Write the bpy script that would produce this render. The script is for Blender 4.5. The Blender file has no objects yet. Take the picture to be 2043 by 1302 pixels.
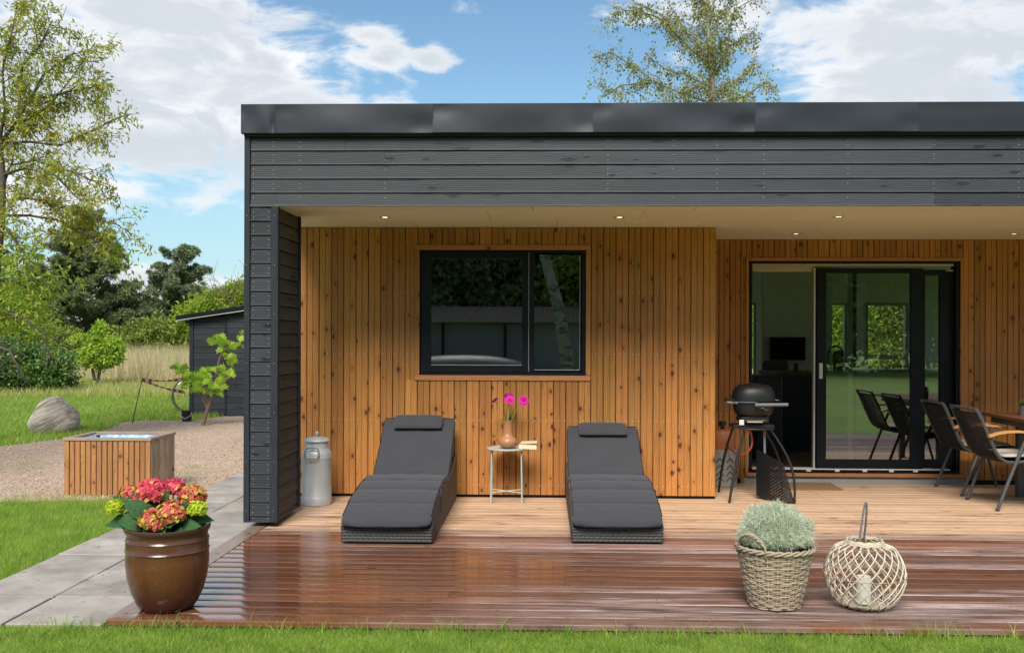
import bpy, math, random
import numpy as np
from mathutils import Vector, Matrix
from math import sin, cos, pi, radians, sqrt, atan2

random.seed(7)
rng = np.random.default_rng(7)
scn = bpy.context.scene
COL = scn.collection

# ------------------------------------------------------------------ camera
FPX = 1930.0
CAMZ = 1.405
cam_d = bpy.data.cameras.new('camera')
cam = bpy.data.objects.new('camera', cam_d)
COL.objects.link(cam)
cam_d.sensor_width = 36
cam_d.lens = 36 * FPX / 2043
cam_d.shift_x = -11 / 2043
cam_d.shift_y = 19 / 2043
cam_d.clip_start = 0.05
cam_d.clip_end = 3000
CAMR = Matrix.Rotation(0.027, 3, 'Z') @ Matrix.Rotation(pi / 2, 3, 'X') @ Matrix.Rotation(0.0030, 3, 'Z')
cam.matrix_world = Matrix.Translation((0, 0, CAMZ)) @ CAMR.to_4x4()
scn.camera = cam


def ray(px, py):
    return CAMR @ Vector(((px - 1021.5 - 11) / FPX, -(py - 651 - 19) / FPX, -1))


def P(px, py, Y):
    """place in the world, at depth Y, that the photograph shows at this point"""
    d = ray(px, py)
    t = Y / d.y
    return Vector((d.x * t, Y, CAMZ + d.z * t))


def G(px, py, z=0.0):
    d = ray(px, py)
    t = (z - CAMZ) / d.z
    return Vector((d.x * t, d.y * t, z))


# ------------------------------------------------------------------ world, sun
SUN_EL, SUN_AZ = radians(45.5), radians(-7)      # from behind the camera, slightly left
world = bpy.data.worlds.new('World')
scn.world = world
world.use_nodes = True


class NT:
    """small helper round a node tree"""

    def __init__(s, tree, clear=True):
        s.t = tree
        if clear:
            tree.nodes.clear()

    def n(s, typ, ins=None, **kw):
        nd = s.t.nodes.new(typ)
        for k, v in kw.items():
            setattr(nd, k, v)
        if ins:
            for k, v in ins.items():
                s.set(nd.inputs[k], v)
        return nd

    def set(s, sock, v):
        if isinstance(v, bpy.types.NodeSocket):
            s.t.links.new(v, sock)
        elif isinstance(v, (tuple, list)) and len(v) == 3 and sock.type == 'RGBA':
            sock.default_value = (*v, 1)
        else:
            sock.default_value = v

    def m(s, op, a, b=0.0, c=0.0, clamp=False):
        nd = s.t.nodes.new('ShaderNodeMath')
        nd.operation = op
        nd.use_clamp = clamp
        s.set(nd.inputs[0], a)
        s.set(nd.inputs[1], b)
        s.set(nd.inputs[2], c)
        return nd.outputs[0]

    def mix(s, f, a, b, mode='MIX'):
        nd = s.t.nodes.new('ShaderNodeMix')
        nd.data_type = 'RGBA'
        nd.blend_type = mode
        s.set(nd.inputs[0], f)
        s.set(nd.inputs[6], a)
        s.set(nd.inputs[7], b)
        return nd.outputs[2]

    def sm(s, v, a, b, lo=0.0, hi=1.0):
        nd = s.t.nodes.new('ShaderNodeMapRange')
        nd.interpolation_type = 'SMOOTHSTEP'
        s.set(nd.inputs[0], v)
        for i, q in enumerate((a, b, lo, hi)):
            s.set(nd.inputs[i + 1], q)
        return nd.outputs[0]

    def xyz(s, v):
        nd = s.t.nodes.new('ShaderNodeSeparateXYZ')
        s.set(nd.inputs[0], v)
        return nd.outputs

    def vec(s, x, y, z):
        nd = s.t.nodes.new('ShaderNodeCombineXYZ')
        for i, q in enumerate((x, y, z)):
            s.set(nd.inputs[i], q)
        return nd.outputs[0]

    def noise(s, v, scale=5, detail=4, rough=0.5, dist=0.0):
        nd = s.n('ShaderNodeTexNoise', {'Scale': scale, 'Detail': detail, 'Roughness': rough, 'Distortion': dist})
        s.set(nd.inputs['Vector'], v)
        return nd.outputs[0]

    def bump(s, h, dist=0.002, strength=1.0):
        nd = s.n('ShaderNodeBump', {'Height': h, 'Distance': dist, 'Strength': strength})
        return nd.outputs[0]


w = NT(world.node_tree)
SKY_STR = 0.11
dirv = w.n('ShaderNodeTexCoord').outputs['Generated']
sky = w.n('ShaderNodeTexSky', sky_type='NISHITA', sun_disc=False, sun_elevation=SUN_EL,
          sun_rotation=pi - SUN_AZ, altitude=20, air_density=1.0, dust_density=0.6, ozone_density=2.2)
dx, dy, dz = w.xyz(dirv)
az = w.m('MULTIPLY', w.m('ARCTAN2', dx, dy), 57.2958)
el = w.m('MULTIPLY', w.m('ARCSINE', dz), 57.2958)
# cloud cover as a function of direction: named banks where the picture has them, broken cover everywhere else
nz = w.noise(w.vec(w.m('MULTIPLY', az, 0.05), w.m('MULTIPLY', el, 0.11), 3.1), 3.4, 9, 0.6, 0.35)
nzb = w.noise(w.vec(w.m('MULTIPLY', az, 0.03), w.m('MULTIPLY', el, 0.16), 7.7), 1.6, 4, 0.5)


def px2dir(px, py):
    d = ray(px, py).normalized()
    return math.degrees(math.atan2(d.x, d.y)), math.degrees(math.asin(d.z))


def blob(px, py, rx, ry):
    a, e = px2dir(px, py)
    ra, re = rx / 33.7, ry / 33.7
    u = w.m('DIVIDE', w.m('SUBTRACT', az, a), ra)
    v = w.m('DIVIDE', w.m('SUBTRACT', el, e), re)
    r2 = w.m('ADD', w.m('MULTIPLY', u, u), w.m('MULTIPLY', v, v))
    return w.m('SUBTRACT', 1.0, r2, clamp=False)


banks = [(150, 200, 600, 215), (520, 190, 235, 105), (300, 10, 290, 75), (740, 105, 62, 42), (900, 22, 62, 26),
         (868, 118, 40, 22), (1900, 110, 370, 130), (2000, 0, 420, 70), (1330, 90, 60, 42), (600, 150, 110, 60),
         (1420, 20, 150, 60), (1800, 330, 400, 80), (100, 560, 420, 45)]
cov = None
for b in banks:
    q = blob(*b)
    q = w.m('MAXIMUM', w.m('MULTIPLY', q, 1.7 if b[2] > 150 else 0.42), -1.25)
    cov = q if cov is None else w.m('MAXIMUM', cov, q)
# outside the region the picture shows: broken cloud with the same character
outside = w.m('MAXIMUM', w.sm(w.m('ABSOLUTE', w.m('ADD', az, 1.5)), 30, 42), w.sm(el, 20, 27))
gen = w.m('MULTIPLY', w.m('SUBTRACT', nzb, 0.45), 3.2)
cov = w.m('ADD', w.m('MULTIPLY', cov, w.m('SUBTRACT', 1.0, outside)), w.m('MULTIPLY', gen, outside))
dens = w.m('ADD', w.m('MULTIPLY', cov, 0.34), w.m('MULTIPLY', w.m('SUBTRACT', nz, 0.5), 1.9))
alpha = w.sm(dens, -0.02, 0.34)
thick = w.sm(w.m('ADD', dens, w.m('MULTIPLY', w.m('SUBTRACT', nzb, 0.5), 1.0)), 0.12, 0.50)
cs = 1 / SKY_STR
ccol = w.mix(thick, (0.84 * cs, 0.85 * cs, 0.865 * cs), (0.56 * cs, 0.605 * cs, 0.655 * cs))
soft = w.sm(w.noise(w.vec(w.m('MULTIPLY', az, 0.04), w.m('MULTIPLY', el, 0.25), 1.3), 2.2, 5, 0.5), 0.35, 0.7)
ccol = w.mix(w.m('MULTIPLY', soft, 0.5), ccol, (0.62 * cs, 0.645 * cs, 0.68 * cs))
skyc = w.mix(1.0, sky.outputs[0], (0.93, 1.10, 1.07), 'MULTIPLY')
# thin humid veil towards the horizon
veil = w.sm(el, 0.0, 17.0, 0.62, 0.0)
skyc = w.mix(veil, skyc, (0.40 * cs, 0.58 * cs, 0.68 * cs))
fin = w.mix(w.m('MULTIPLY', alpha, 0.96), skyc, ccol)
bg = w.n('ShaderNodeBackground', {'Color': fin, 'Strength': SKY_STR})
w.t.links.new(bg.outputs[0], w.n('ShaderNodeOutputWorld').inputs[0])

sun_d = bpy.data.lights.new('sun', 'SUN')
sun_d.energy = 4.1
sun_d.angle = radians(27)
sun_d.color = (1.0, 0.95, 0.87)
sun = bpy.data.objects.new('sun', sun_d)
COL.objects.link(sun)
sdir = Vector((sin(SUN_AZ) * cos(SUN_EL), -cos(SUN_AZ) * cos(SUN_EL), sin(SUN_EL)))
sun.rotation_euler = sdir.to_track_quat('Z', 'Y').to_euler()
sun.location = sdir * 40

scn.view_settings.view_transform = 'Standard'
scn.view_settings.look = 'None'
scn.view_settings.gamma = 1
scn.view_settings.exposure = 0.30
scn.view_settings.use_curve_mapping = False
scn.render.engine = 'CYCLES'
cy = scn.cycles
cy.use_denoising = True
cy.max_bounces = 8
cy.diffuse_bounces = 4
cy.glossy_bounces = 6
cy.transparent_max_bounces = 16
cy.transmission_bounces = 6
cy.caustics_reflective = False
cy.caustics_refractive = False
cy.sample_clamp_indirect = 6

# ------------------------------------------------------------------ materials
MATS = {}


def material(name):
    m = bpy.data.materials.new(name)
    m.use_nodes = True
    t = NT(m.node_tree)
    b = t.n('ShaderNodeBsdfPrincipled')
    o = t.n('ShaderNodeOutputMaterial')
    t.t.links.new(b.outputs[0], o.inputs[0])
    MATS[name] = m
    return m, t, b


def simple(name, col, rough=0.6, metal=0.0, var=0.12, scale=12, bump=0.0, bscale=60, spec=0.5, coat=0.0, rvar=0.08):
    m, t, b = material(name)
    tc = t.n('ShaderNodeTexCoord').outputs['Object']
    n = t.noise(tc, scale, 5, 0.6)
    dark = tuple(c * (1 - var * 2) for c in col)
    lite = tuple(min(1, c * (1 + var)) for c in col)
    t.set(b.inputs['Base Color'], t.mix(n, dark, lite))
    t.set(b.inputs['Roughness'], t.m('ADD', rough - rvar / 2, t.m('MULTIPLY', n, rvar)))
    b.inputs['Metallic'].default_value = metal
    b.inputs['Specular IOR Level'].default_value = spec
    b.inputs['Coat Weight'].default_value = coat
    b.inputs['Coat Roughness'].default_value = 0.08
    if bump:
        t.set(b.inputs['Normal'], t.bump(t.noise(tc, bscale, 3, 0.6), bump))
    return m


def wood(name, axis, light, dark, knot, knots=0.55, rough=0.55, spec=0.4, bump=0.0012, tint=0.25, ringf=260, wet=False,
         cell=(0.11, 0.15), contrast=1.0, kr=(0.15, 0.07), lowamp=34.0, ringamt=0.42, blotamt=.7, warpamt=.45, blotf=9.0):
    m, t, b = material(name)
    tc = t.n('ShaderNodeTexCoord').outputs['Object']
    rnd = t.n('ShaderNodeObjectInfo').outputs['Random']
    x, y, z = t.xyz(tc)
    if axis == 'z':
        al, ac, dp = z, x, y
    elif axis == 'x':
        al, ac, dp = x, z, y
    elif axis == 'xy':          # board lying flat, long axis x
        al, ac, dp = x, y, z
    elif axis == 'y':           # long axis y, flat
        al, ac, dp = y, x, z
    elif axis == 'yz':          # on edge in the yz plane, long axis y
        al, ac, dp = y, z, x
    ac2 = t.m('ADD', ac, t.m('MULTIPLY', rnd, 37.7))
    al2 = t.m('ADD', al, t.m('MULTIPLY', rnd, 91.3))
    # knots
    vo = t.n('ShaderNodeTexVoronoi', {'Scale': 1.0, 'Randomness': 0.9}, voronoi_dimensions='2D')
    t.set(vo.inputs['Vector'], t.vec(t.m('DIVIDE', ac2, cell[0]), t.m('DIVIDE', al2, cell[1]), 0.0))
    kd = vo.outputs['Distance']
    cr = t.xyz(vo.outputs['Color'])
    keep = t.m('GREATER_THAN', cr[0], 1 - knots)
    ksz = t.m('ADD', 0.38, t.m('MULTIPLY', cr[1], 0.85))
    kd2 = t.m('DIVIDE', kd, ksz)
    km = t.m('MULTIPLY', t.sm(kd2, kr[0], kr[1]), keep)
    q = t.m('MULTIPLY', kd2, 5.0)
    warp = t.m('MULTIPLY', keep, t.m('DIVIDE', 1.0, t.m('ADD', 1.0, t.m('MULTIPLY', q, q))))
    # growth rings seen along the plank
    low = t.noise(t.vec(t.m('MULTIPLY', ac2, 6.0), dp, t.m('MULTIPLY', al2, 0.9)), 1.6, 3, 0.5)
    ph = t.m('ADD', t.m('MULTIPLY', ac2, ringf), t.m('ADD', t.m('MULTIPLY', low, lowamp), t.m('MULTIPLY', warp, 16.0)))
    ring = t.m('MULTIPLY', t.m('ADD', t.m('SINE', ph), 1.0), 0.5)
    ring = t.m('POWER', ring, 2.0)
    fib = t.noise(t.vec(t.m('MULTIPLY', ac2, 220.0), t.m('MULTIPLY', dp, 40.0), t.m('MULTIPLY', al2, 7.0)), 1.0, 4, 0.65)
    blot = t.noise(t.vec(t.m('MULTIPLY', ac2, blotf), dp, t.m('MULTIPLY', al2, 1.6)), 1.0, 4, 0.6)
    f = t.m('ADD', t.m('MULTIPLY', ring, ringamt * contrast), t.m('MULTIPLY', t.m('SUBTRACT', fib, 0.35), 0.75 * contrast), clamp=True)
    f = t.m('ADD', f, t.m('MULTIPLY', t.m('SUBTRACT', blot, 0.5), blotamt * contrast), clamp=True)
    f = t.m('ADD', f, t.m('MULTIPLY', warp, warpamt), clamp=True)
    col = t.mix(f, light, dark)
    col = t.mix(km, col, knot)
    hv = t.n('ShaderNodeHueSaturation', {'Color': col})
    t.set(hv.inputs['Value'], t.m('ADD', 1 - tint / 2, t.m('MULTIPLY', rnd, tint)))
    t.set(hv.inputs['Hue'], t.m('ADD', 0.4955, t.m('MULTIPLY', t.m('FRACT', t.m('MULTIPLY', rnd, 17.3)), 0.009)))
    col = hv.outputs[0]
    rgh = t.m('ADD', rough - 0.06, t.m('MULTIPLY', fib, 0.14))
    hgt = t.m('SUBTRACT', t.m('ADD', t.m('MULTIPLY', fib, 0.6), t.m('MULTIPLY', ring, 0.3)), t.m('MULTIPLY', km, 0.6))
    if wet:
        pos = t.n('ShaderNodeNewGeometry').outputs['Position']
        px_, py_, pz_ = t.xyz(pos)
        streak = t.noise(t.vec(t.m('MULTIPLY', px_, 1.3), t.m('MULTIPLY', py_, 14.0), t.m('MULTIPLY', rnd, 5.0)), 1.0, 5, 0.68)
        big = t.noise(t.vec(t.m('MULTIPLY', px_, 0.55), t.m('MULTIPLY', py_, 0.8), 4.0), 1.0, 4, 0.6)
        edge = t.m('SUBTRACT', t.m('ADD', t.m('ADD', 6.88, t.m('MULTIPLY', rnd, 0.10)), t.m('MULTIPLY', t.m('SUBTRACT', streak, 0.5), 1.3)), py_)
        wetm = t.sm(edge, -0.22, 0.20)
        # wet patches blown in under the roof near the loungers
        blown = t.m('MULTIPLY', t.sm(t.m('ADD', streak, t.m('MULTIPLY', big, 0.5)), 0.79, 0.88), t.sm(py_, 8.1, 7.2))
        wetm = t.m('MAXIMUM', wetm, t.m('MULTIPLY', blown, 0.9))
        # standing film of water: mostly on the left half
        film = t.m('ADD', t.m('SUBTRACT', t.m('MULTIPLY', big, 1.3), t.m('MULTIPLY', px_, 0.15)), t.m('MULTIPLY', streak, 0.45))
        film = t.m('MULTIPLY', t.sm(film, 0.76, 1.12), wetm)
        drying = t.m('SUBTRACT', 1.0, t.m('MULTIPLY', t.m('SUBTRACT', 1.0, film), 0.42))
        wcol = t.mix(1.0, col, (0.33, 0.19, 0.145), 'MULTIPLY')
        wcol = t.mix(0.15, wcol, (0.085, 0.05, 0.042))
        dcol = t.mix(0.78, t.mix(1.0, col, (0.55, 0.42, 0.42), 'MULTIPLY'), t.mix(t.sm(streak, 0.35, 0.65), (0.10, 0.055, 0.046), (0.42, 0.32, 0.295)))
        wcol2 = t.mix(film, dcol, wcol)
        # drier boards, their pale grey sheen put into the colour, against ones still soaked
        bl = t.sm(t.m('ADD', t.m('FRACT', t.m('MULTIPLY', rnd, 7.7)), t.m('MULTIPLY', t.m('SUBTRACT', streak, 0.5), 1.2)), 0.66, 0.86)
        wcol2 = t.mix(bl, wcol2, wcol)
        hw2 = t.n('ShaderNodeHueSaturation', {'Color': wcol2})
        t.set(hw2.inputs['Value'], t.m('ADD', t.m('ADD', 0.72, t.m('MULTIPLY', t.m('FRACT', t.m('MULTIPLY', rnd, 5.3)), 0.62)), t.m('MULTIPLY', t.m('SUBTRACT', streak, 0.5), 1.1)))
        wcol2 = hw2.outputs[0]
        crack = t.noise(t.vec(t.m('MULTIPLY', px_, 9.0), t.m('MULTIPLY', py_, 55.0), t.m('MULTIPLY', rnd, 9.0)), 1.0, 4, 0.75)
        wcol2 = t.mix(t.m('MULTIPLY', t.sm(crack, 0.58, 0.68), 0.7), wcol2, (0.035, 0.018, 0.014))
        dirt = t.noise(t.vec(t.m('MULTIPLY', px_, 7.0), t.m('MULTIPLY', py_, 60.0), rnd), 1.0, 3, 0.7)
        speck = t.sm(dirt, 0.60, 0.68)
        col = t.mix(t.m('MULTIPLY', speck, 0.55), col, (0.13, 0.06, 0.035))
        col = t.mix(wetm, col, wcol2)
        rg2 = t.m('ADD', t.m('MULTIPLY', t.m('SUBTRACT', 1.0, film), 0.34), 0.055)
        rg2 = t.m('ADD', rg2, t.m('MULTIPLY', streak, 0.07))
        rgh = t.m('ADD', t.m('MULTIPLY', rgh, t.m('SUBTRACT', 1.0, wetm)), t.m('MULTIPLY', rg2, wetm))
        hgt = t.m('MULTIPLY', hgt, t.m('SUBTRACT', 1.0, t.m('MULTIPLY', film, 0.75)))
        wav = t.noise(t.vec(t.m('MULTIPLY', px_, 4.0), t.m('MULTIPLY', py_, 11.0), rnd), 1.0, 3, 0.6)
        hgt = t.m('ADD', hgt, t.m('MULTIPLY', wav, 1.1))
        t.set(b.inputs['Coat Weight'], t.m('MULTIPLY', film, 0.6))
        b.inputs['Coat Roughness'].default_value = 0.03
    t.set(b.inputs['Base Color'], col)
    t.set(b.inputs['Roughness'], rgh)
    b.inputs['Specular IOR Level'].default_value = spec
    t.set(b.inputs['Normal'], t.bump(hgt, bump))
    return m


wood('clad', 'z', (0.50, 0.215, 0.054), (0.19, 0.068, 0.016), (0.085, 0.030, 0.013), knots=0.42, rough=0.5, tint=0.40, contrast=1.0, cell=(0.105, 0.17), kr=(0.145, 0.08), blotamt=.85, blotf=26.0, ringf=420, lowamp=26.0)
wood('clad_dim', 'z', (0.42, 0.17, 0.07), (0.24, 0.085, 0.032), (0.07, 0.026, 0.014), knots=0.40, rough=0.55, tint=0.28, contrast=0.85)
wood('trim_x', 'x', (0.50, 0.21, 0.075), (0.34, 0.12, 0.04), (0.10, 0.04, 0.02), knots=0.2, tint=0.1)
wood('black_x', 'x', (0.046, 0.048, 0.056), (0.011, 0.012, 0.016), (0.014, 0.015, 0.02), knots=0.3, rough=0.55, spec=0.3,
     bump=0.0022, tint=0.45, contrast=1.25, cell=(0.11, 0.40), lowamp=12.0, ringamt=0.16, warpamt=.2, blotamt=.45, ringf=420)
wood('black_fin', 'x', (0.038, 0.041, 0.047), (0.012, 0.013, 0.017), (0.01, 0.01, 0.014), knots=0.3, rough=0.55, spec=0.22,
     bump=0.0022, tint=0.4, contrast=1.3, cell=(0.11, 0.40), lowamp=12.0, ringamt=0.16, warpamt=.2, blotamt=.45, ringf=420)
wood('black_yz', 'yz', (0.075, 0.068, 0.064), (0.024, 0.022, 0.024), (0.014, 0.014, 0.016), knots=0.3, rough=0.62, spec=0.3,
     bump=0.002, tint=0.3, contrast=1.2, cell=(0.11, 0.40), lowamp=14.0, ringamt=0.2)
wood('black_z', 'z', (0.030, 0.034, 0.042), (0.013, 0.015, 0.020), (0.014, 0.015, 0.02), knots=0.1, rough=0.6, spec=0.2, bump=0.0015, tint=0.2)
wood('deck', 'xy', (0.60, 0.40, 0.255), (0.40, 0.235, 0.13), (0.12, 0.055, 0.03), knots=0.25, rough=0.62, spec=0.45, bump=0.0016,
     tint=0.22, wet=True, cell=(0.13, 0.40), contrast=0.9, kr=(0.10, 0.05), ringf=190)
wood('deck_y', 'y', (0.27, 0.19, 0.15), (0.13, 0.08, 0.06), (0.06, 0.035, 0.025), knots=0.2, rough=0.24, spec=0.5, tint=0.1, contrast=0.9)
wood('planter', 'z', (0.42, 0.195, 0.075), (0.22, 0.09, 0.032), (0.10, 0.045, 0.02), knots=0.35, rough=0.6, tint=0.3)
wood('planter_grey', 'z', (0.50, 0.36, 0.25), (0.28, 0.18, 0.11), (0.09, 0.05, 0.03), knots=0.25, rough=0.7, tint=0.3)
wood('rim_x', 'xy', (0.36, 0.25, 0.18), (0.24, 0.15, 0.10), (0.10, 0.05, 0.03), knots=0.1, tint=0.1)
wood('rim_y', 'y', (0.36, 0.25, 0.18), (0.24, 0.15, 0.10), (0.10, 0.05, 0.03), knots=0.1, tint=0.1)
wood('table_wood', 'y', (0.22, 0.085, 0.045), (0.12, 0.04, 0.022), (0.07, 0.03, 0.02), knots=0.1, rough=0.3, tint=0.1)
wood('arm_wood', 'xy', (0.55, 0.27, 0.10), (0.42, 0.18, 0.06), (0.2, 0.08, 0.03), knots=0.0, rough=0.4, tint=0.1)
wood('floor_wood', 'y', (0.36, 0.22, 0.13), (0.22, 0.12, 0.07), (0.05, 0.03, 0.02), knots=0.15, rough=0.45, tint=0.3)

simple('flashing', (0.021, 0.022, 0.028), 0.33, 0.0, 0.15, 1.2, 0.006, 1.6, spec=0.6)
simple('black_metal', (0.012, 0.013, 0.015), 0.35, 0.0, 0.1, 8, spec=0.5)
simple('frame_black', (0.007, 0.009, 0.013), 0.45, 0.0, 0.1, 3, spec=0.2)
simple('dark_gap', (0.010, 0.010, 0.012), 0.9)
simple('nail', (0.75, 0.74, 0.70), 0.4, 0.2, 0.1)
simple('concrete', (0.36, 0.35, 0.33), 0.85, 0, 0.14, 5, 0.001, 90)
simple('white_paint', (0.72, 0.70, 0.66), 0.5, 0, 0.03)
simple('beige_paint', (0.50, 0.42, 0.30), 0.6, 0, 0.03)
simple('wall_paint', (0.82, 0.82, 0.79), 0.8, 0, 0.02)
simple('grey_door', (0.30, 0.31, 0.31), 0.6, 0, 0.02)
simple('island', (0.018, 0.020, 0.024), 0.5, 0, 0.1)
simple('worktop', (0.16, 0.085, 0.045), 0.35, 0, 0.15)
simple('grey_fabric', (0.14, 0.145, 0.155), 0.9, 0, 0.08, 90, 0.0005, 500)
simple('screen', (0.006, 0.007, 0.011), 0.12, 0, 0.0)
simple('galvanised', (0.56, 0.56, 0.55), 0.5, 0.25, 0.16, 9, 0.0008, 60, rvar=0.2)
simple('sage', (0.42, 0.49, 0.45), 0.42, 0, 0.04)
simple('terracotta', (0.42, 0.19, 0.095), 0.36, 0, 0.05, 6)
simple('gas_grey', (0.38, 0.37, 0.34), 0.6, 0, 0.06, 10)
simple('gas_dark', (0.10, 0.085, 0.065), 0.8, 0, 0.06, 10)
simple('gas_orange', (0.50, 0.17, 0.07), 0.55, 0, 0.06, 10)
simple('hose', (0.60, 0.11, 0.05), 0.5)
simple('chrome', (0.55, 0.55, 0.55), 0.28, 1.0, 0.04)
simple('grey_handle', (0.17, 0.17, 0.18), 0.4)
simple('grey_plastic', (0.22, 0.225, 0.23), 0.5)
simple('bbq_enamel', (0.011, 0.011, 0.012), 0.46, 0, 0.1, 6, spec=0.5)
simple('chair_metal', (0.085, 0.09, 0.095), 0.42, 0.2, 0.05)
simple('rope_dark', (0.018, 0.019, 0.022), 0.85, 0, 0.15, 200, 0.0005, 700)
simple('cream_fabric', (0.50, 0.44, 0.38), 0.9, 0, 0.05, 60, 0.0005, 400)
simple('doormat', (0.30, 0.17, 0.075), 0.95, 0, 0.25, 60, 0.004, 250)
simple('wax', (0.90, 0.85, 0.74), 0.5, 0, 0.02)
MATS['wax'].node_tree.nodes['Principled BSDF'].inputs['Subsurface Weight'].default_value = 0.35
MATS['wax'].node_tree.nodes['Principled BSDF'].inputs['Subsurface Radius'].default_value = (0.03, 0.02, 0.01)
simple('bucket', (0.012, 0.012, 0.013), 0.5)
simple('book_page', (0.72, 0.62, 0.44), 0.8, 0, 0.06, 40)
simple('book_cover', (0.62, 0.52, 0.34), 0.6, 0, 0.10, 30)
simple('pot_grey', (0.13, 0.105, 0.085), 0.7, 0, 0.2, 30)
simple('soil', (0.035, 0.022, 0.014), 0.95, 0, 0.3, 60, 0.004, 120)
simple('bark', (0.10, 0.082, 0.065), 0.9, 0, 0.25, 25, 0.006, 60)
simple('bark_pale', (0.30, 0.27, 0.22), 0.8, 0, 0.3, 12)
simple('vine_bark', (0.20, 0.13, 0.085), 0.9, 0, 0.25, 45, 0.004, 90)
simple('plastic_sheet', (0.34, 0.52, 0.78), 0.3, 0, 0.38, 9, 0.01, 12)
simple('tape_white', (0.75, 0.72, 0.68), 0.5)
simple('tape_red', (0.62, 0.07, 0.035), 0.5)
simple('rope_grey', (0.16, 0.15, 0.165), 0.9, 0, 0.3, 300, 0.001, 800)
simple('corrugated', (0.040, 0.040, 0.039), 0.95, 0, 0.15, 3, spec=0.05)
simple('barn_wall', (0.22, 0.225, 0.23), 0.8, 0, 0.1, 4)
simple('boat_white', (0.15, 0.15, 0.145), 0.5)
simple('stem_green', (0.20, 0.30, 0.06), 0.6, 0, 0.1)
simple('petal_core', (0.22, 0.03, 0.03), 0.8)
simple('flower_heart', (0.18, 0.01, 0.06), 0.8, 0, 0.1)
simple('tyre', (0.09, 0.085, 0.08), 0.8)

# woven cane
for nm, lt, dk in (('wicker', (0.58, 0.47, 0.34), (0.20, 0.145, 0.095)), ('willow', (0.78, 0.69, 0.54), (0.46, 0.38, 0.28)),
                   ('rattan', (0.085, 0.082, 0.076), (0.026, 0.026, 0.027))):
    m, t, b = material(nm)
    tc = t.n('ShaderNodeTexCoord').outputs['Object']
    ri = t.n('ShaderNodeNewGeometry').outputs['Random Per Island']
    n = t.noise(tc, 70, 4, 0.65)
    c = t.mix(t.m('ADD', t.m('MULTIPLY', n, 0.6), t.m('MULTIPLY', ri, 0.4)), lt, dk)
    t.set(b.inputs['Base Color'], c)
    b.inputs['Roughness'].default_value = 0.45 if nm == 'rattan' else 0.68
    t.set(b.inputs['Normal'], t.bump(t.noise(tc, 260, 3, 0.6), 0.0006))

# cushion cloth
m, t, b = material('cushion')
tc = t.n('ShaderNodeTexCoord').outputs['Object']
x, y, z = t.xyz(tc)
n1 = t.noise(t.vec(t.m('MULTIPLY', x, 700.0), t.m('MULTIPLY', y, 25.0), t.m('MULTIPLY', z, 25.0)), 1, 2, 0.5)
n2 = t.noise(t.vec(t.m('MULTIPLY', x, 25.0), t.m('MULTIPLY', y, 600.0), t.m('MULTIPLY', z, 600.0)), 1, 2, 0.5)
n3 = t.noise(tc, 5, 4, 0.6)
f = t.m('ADD', t.m('MULTIPLY', t.m('ADD', n1, n2), 0.35), t.m('MULTIPLY', n3, 0.3))
t.set(b.inputs['Base Color'], t.mix(f, (0.019, 0.019, 0.024), (0.060, 0.059, 0.067)))
b.inputs['Roughness'].default_value = 0.92
b.inputs['Sheen Weight'].default_value = 0.15
wr = t.noise(t.vec(t.m('MULTIPLY', x, 4.0), t.m('MULTIPLY', y, 16.0), t.m('MULTIPLY', z, 16.0)), 1, 4, 0.6)
t.set(b.inputs['Normal'], t.bump(t.m('ADD', wr, t.m('MULTIPLY', t.m('ADD', n1, n2), 0.06)), 0.013))

# soffit board
m, t, b = material('soffit')
tc = t.n('ShaderNodeTexCoord').outputs['Object']
rnd = t.n('ShaderNodeObjectInfo').outputs['Random']
x, y, z = t.xyz(tc)
n = t.noise(t.vec(t.m('ADD', x, t.m('MULTIPLY', rnd, 9.0)), y, 0.0), 90, 3, 0.7)
n2 = t.noise(t.vec(t.m('ADD', x, t.m('MULTIPLY', rnd, 9.0)), y, 0.0), 4, 3, 0.6)
c = t.mix(t.m('ADD', t.m('MULTIPLY', n, 0.6), t.m('MULTIPLY', n2, 0.3)), (0.92, 0.87, 0.74), (0.76, 0.69, 0.54))
hv = t.n('ShaderNodeHueSaturation', {'Color': c})
t.set(hv.inputs['Value'], t.m('ADD', 0.96, t.m('MULTIPLY', rnd, 0.08)))
t.set(b.inputs['Base Color'], hv.outputs[0])
b.inputs['Roughness'].default_value = 0.85
t.set(b.inputs['Normal'], t.bump(n, 0.0012))

# paving slab
m, t, b = material('slab')
pos = t.n('ShaderNodeNewGeometry').outputs['Position']
rnd = t.n('ShaderNodeObjectInfo').outputs['Random']
n = t.noise(pos, 3.2, 6, 0.62)
n2 = t.noise(pos, 160, 3, 0.7)
n3 = t.noise(pos, 1.1, 4, 0.6)
c = t.mix(t.sm(n, 0.32, 0.68), (0.26, 0.225, 0.19), (0.43, 0.38, 0.33))
c = t.mix(t.m('MULTIPLY', n2, 0.35), c, (0.28, 0.255, 0.225))
c = t.mix(t.m('MULTIPLY', t.sm(n3, 0.52, 0.68), 0.55), c, (0.56, 0.51, 0.455))
dirt = t.sm(t.noise(pos, 26, 4, 0.7), 0.60, 0.68)
c = t.mix(t.m('MULTIPLY', dirt, t.sm(n3, 0.42, 0.58)), c, (0.09, 0.08, 0.06))
hv = t.n('ShaderNodeHueSaturation', {'Color': c})
t.set(hv.inputs['Value'], t.m('ADD', 0.88, t.m('MULTIPLY', rnd, 0.24)))
t.set(b.inputs['Base Color'], hv.outputs[0])
t.set(b.inputs['Roughness'], t.m('ADD', 0.36, t.m('MULTIPLY', n3, 0.5)))
t.set(b.inputs['Normal'], t.bump(t.m('ADD', n2, n), 0.0007))

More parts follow.
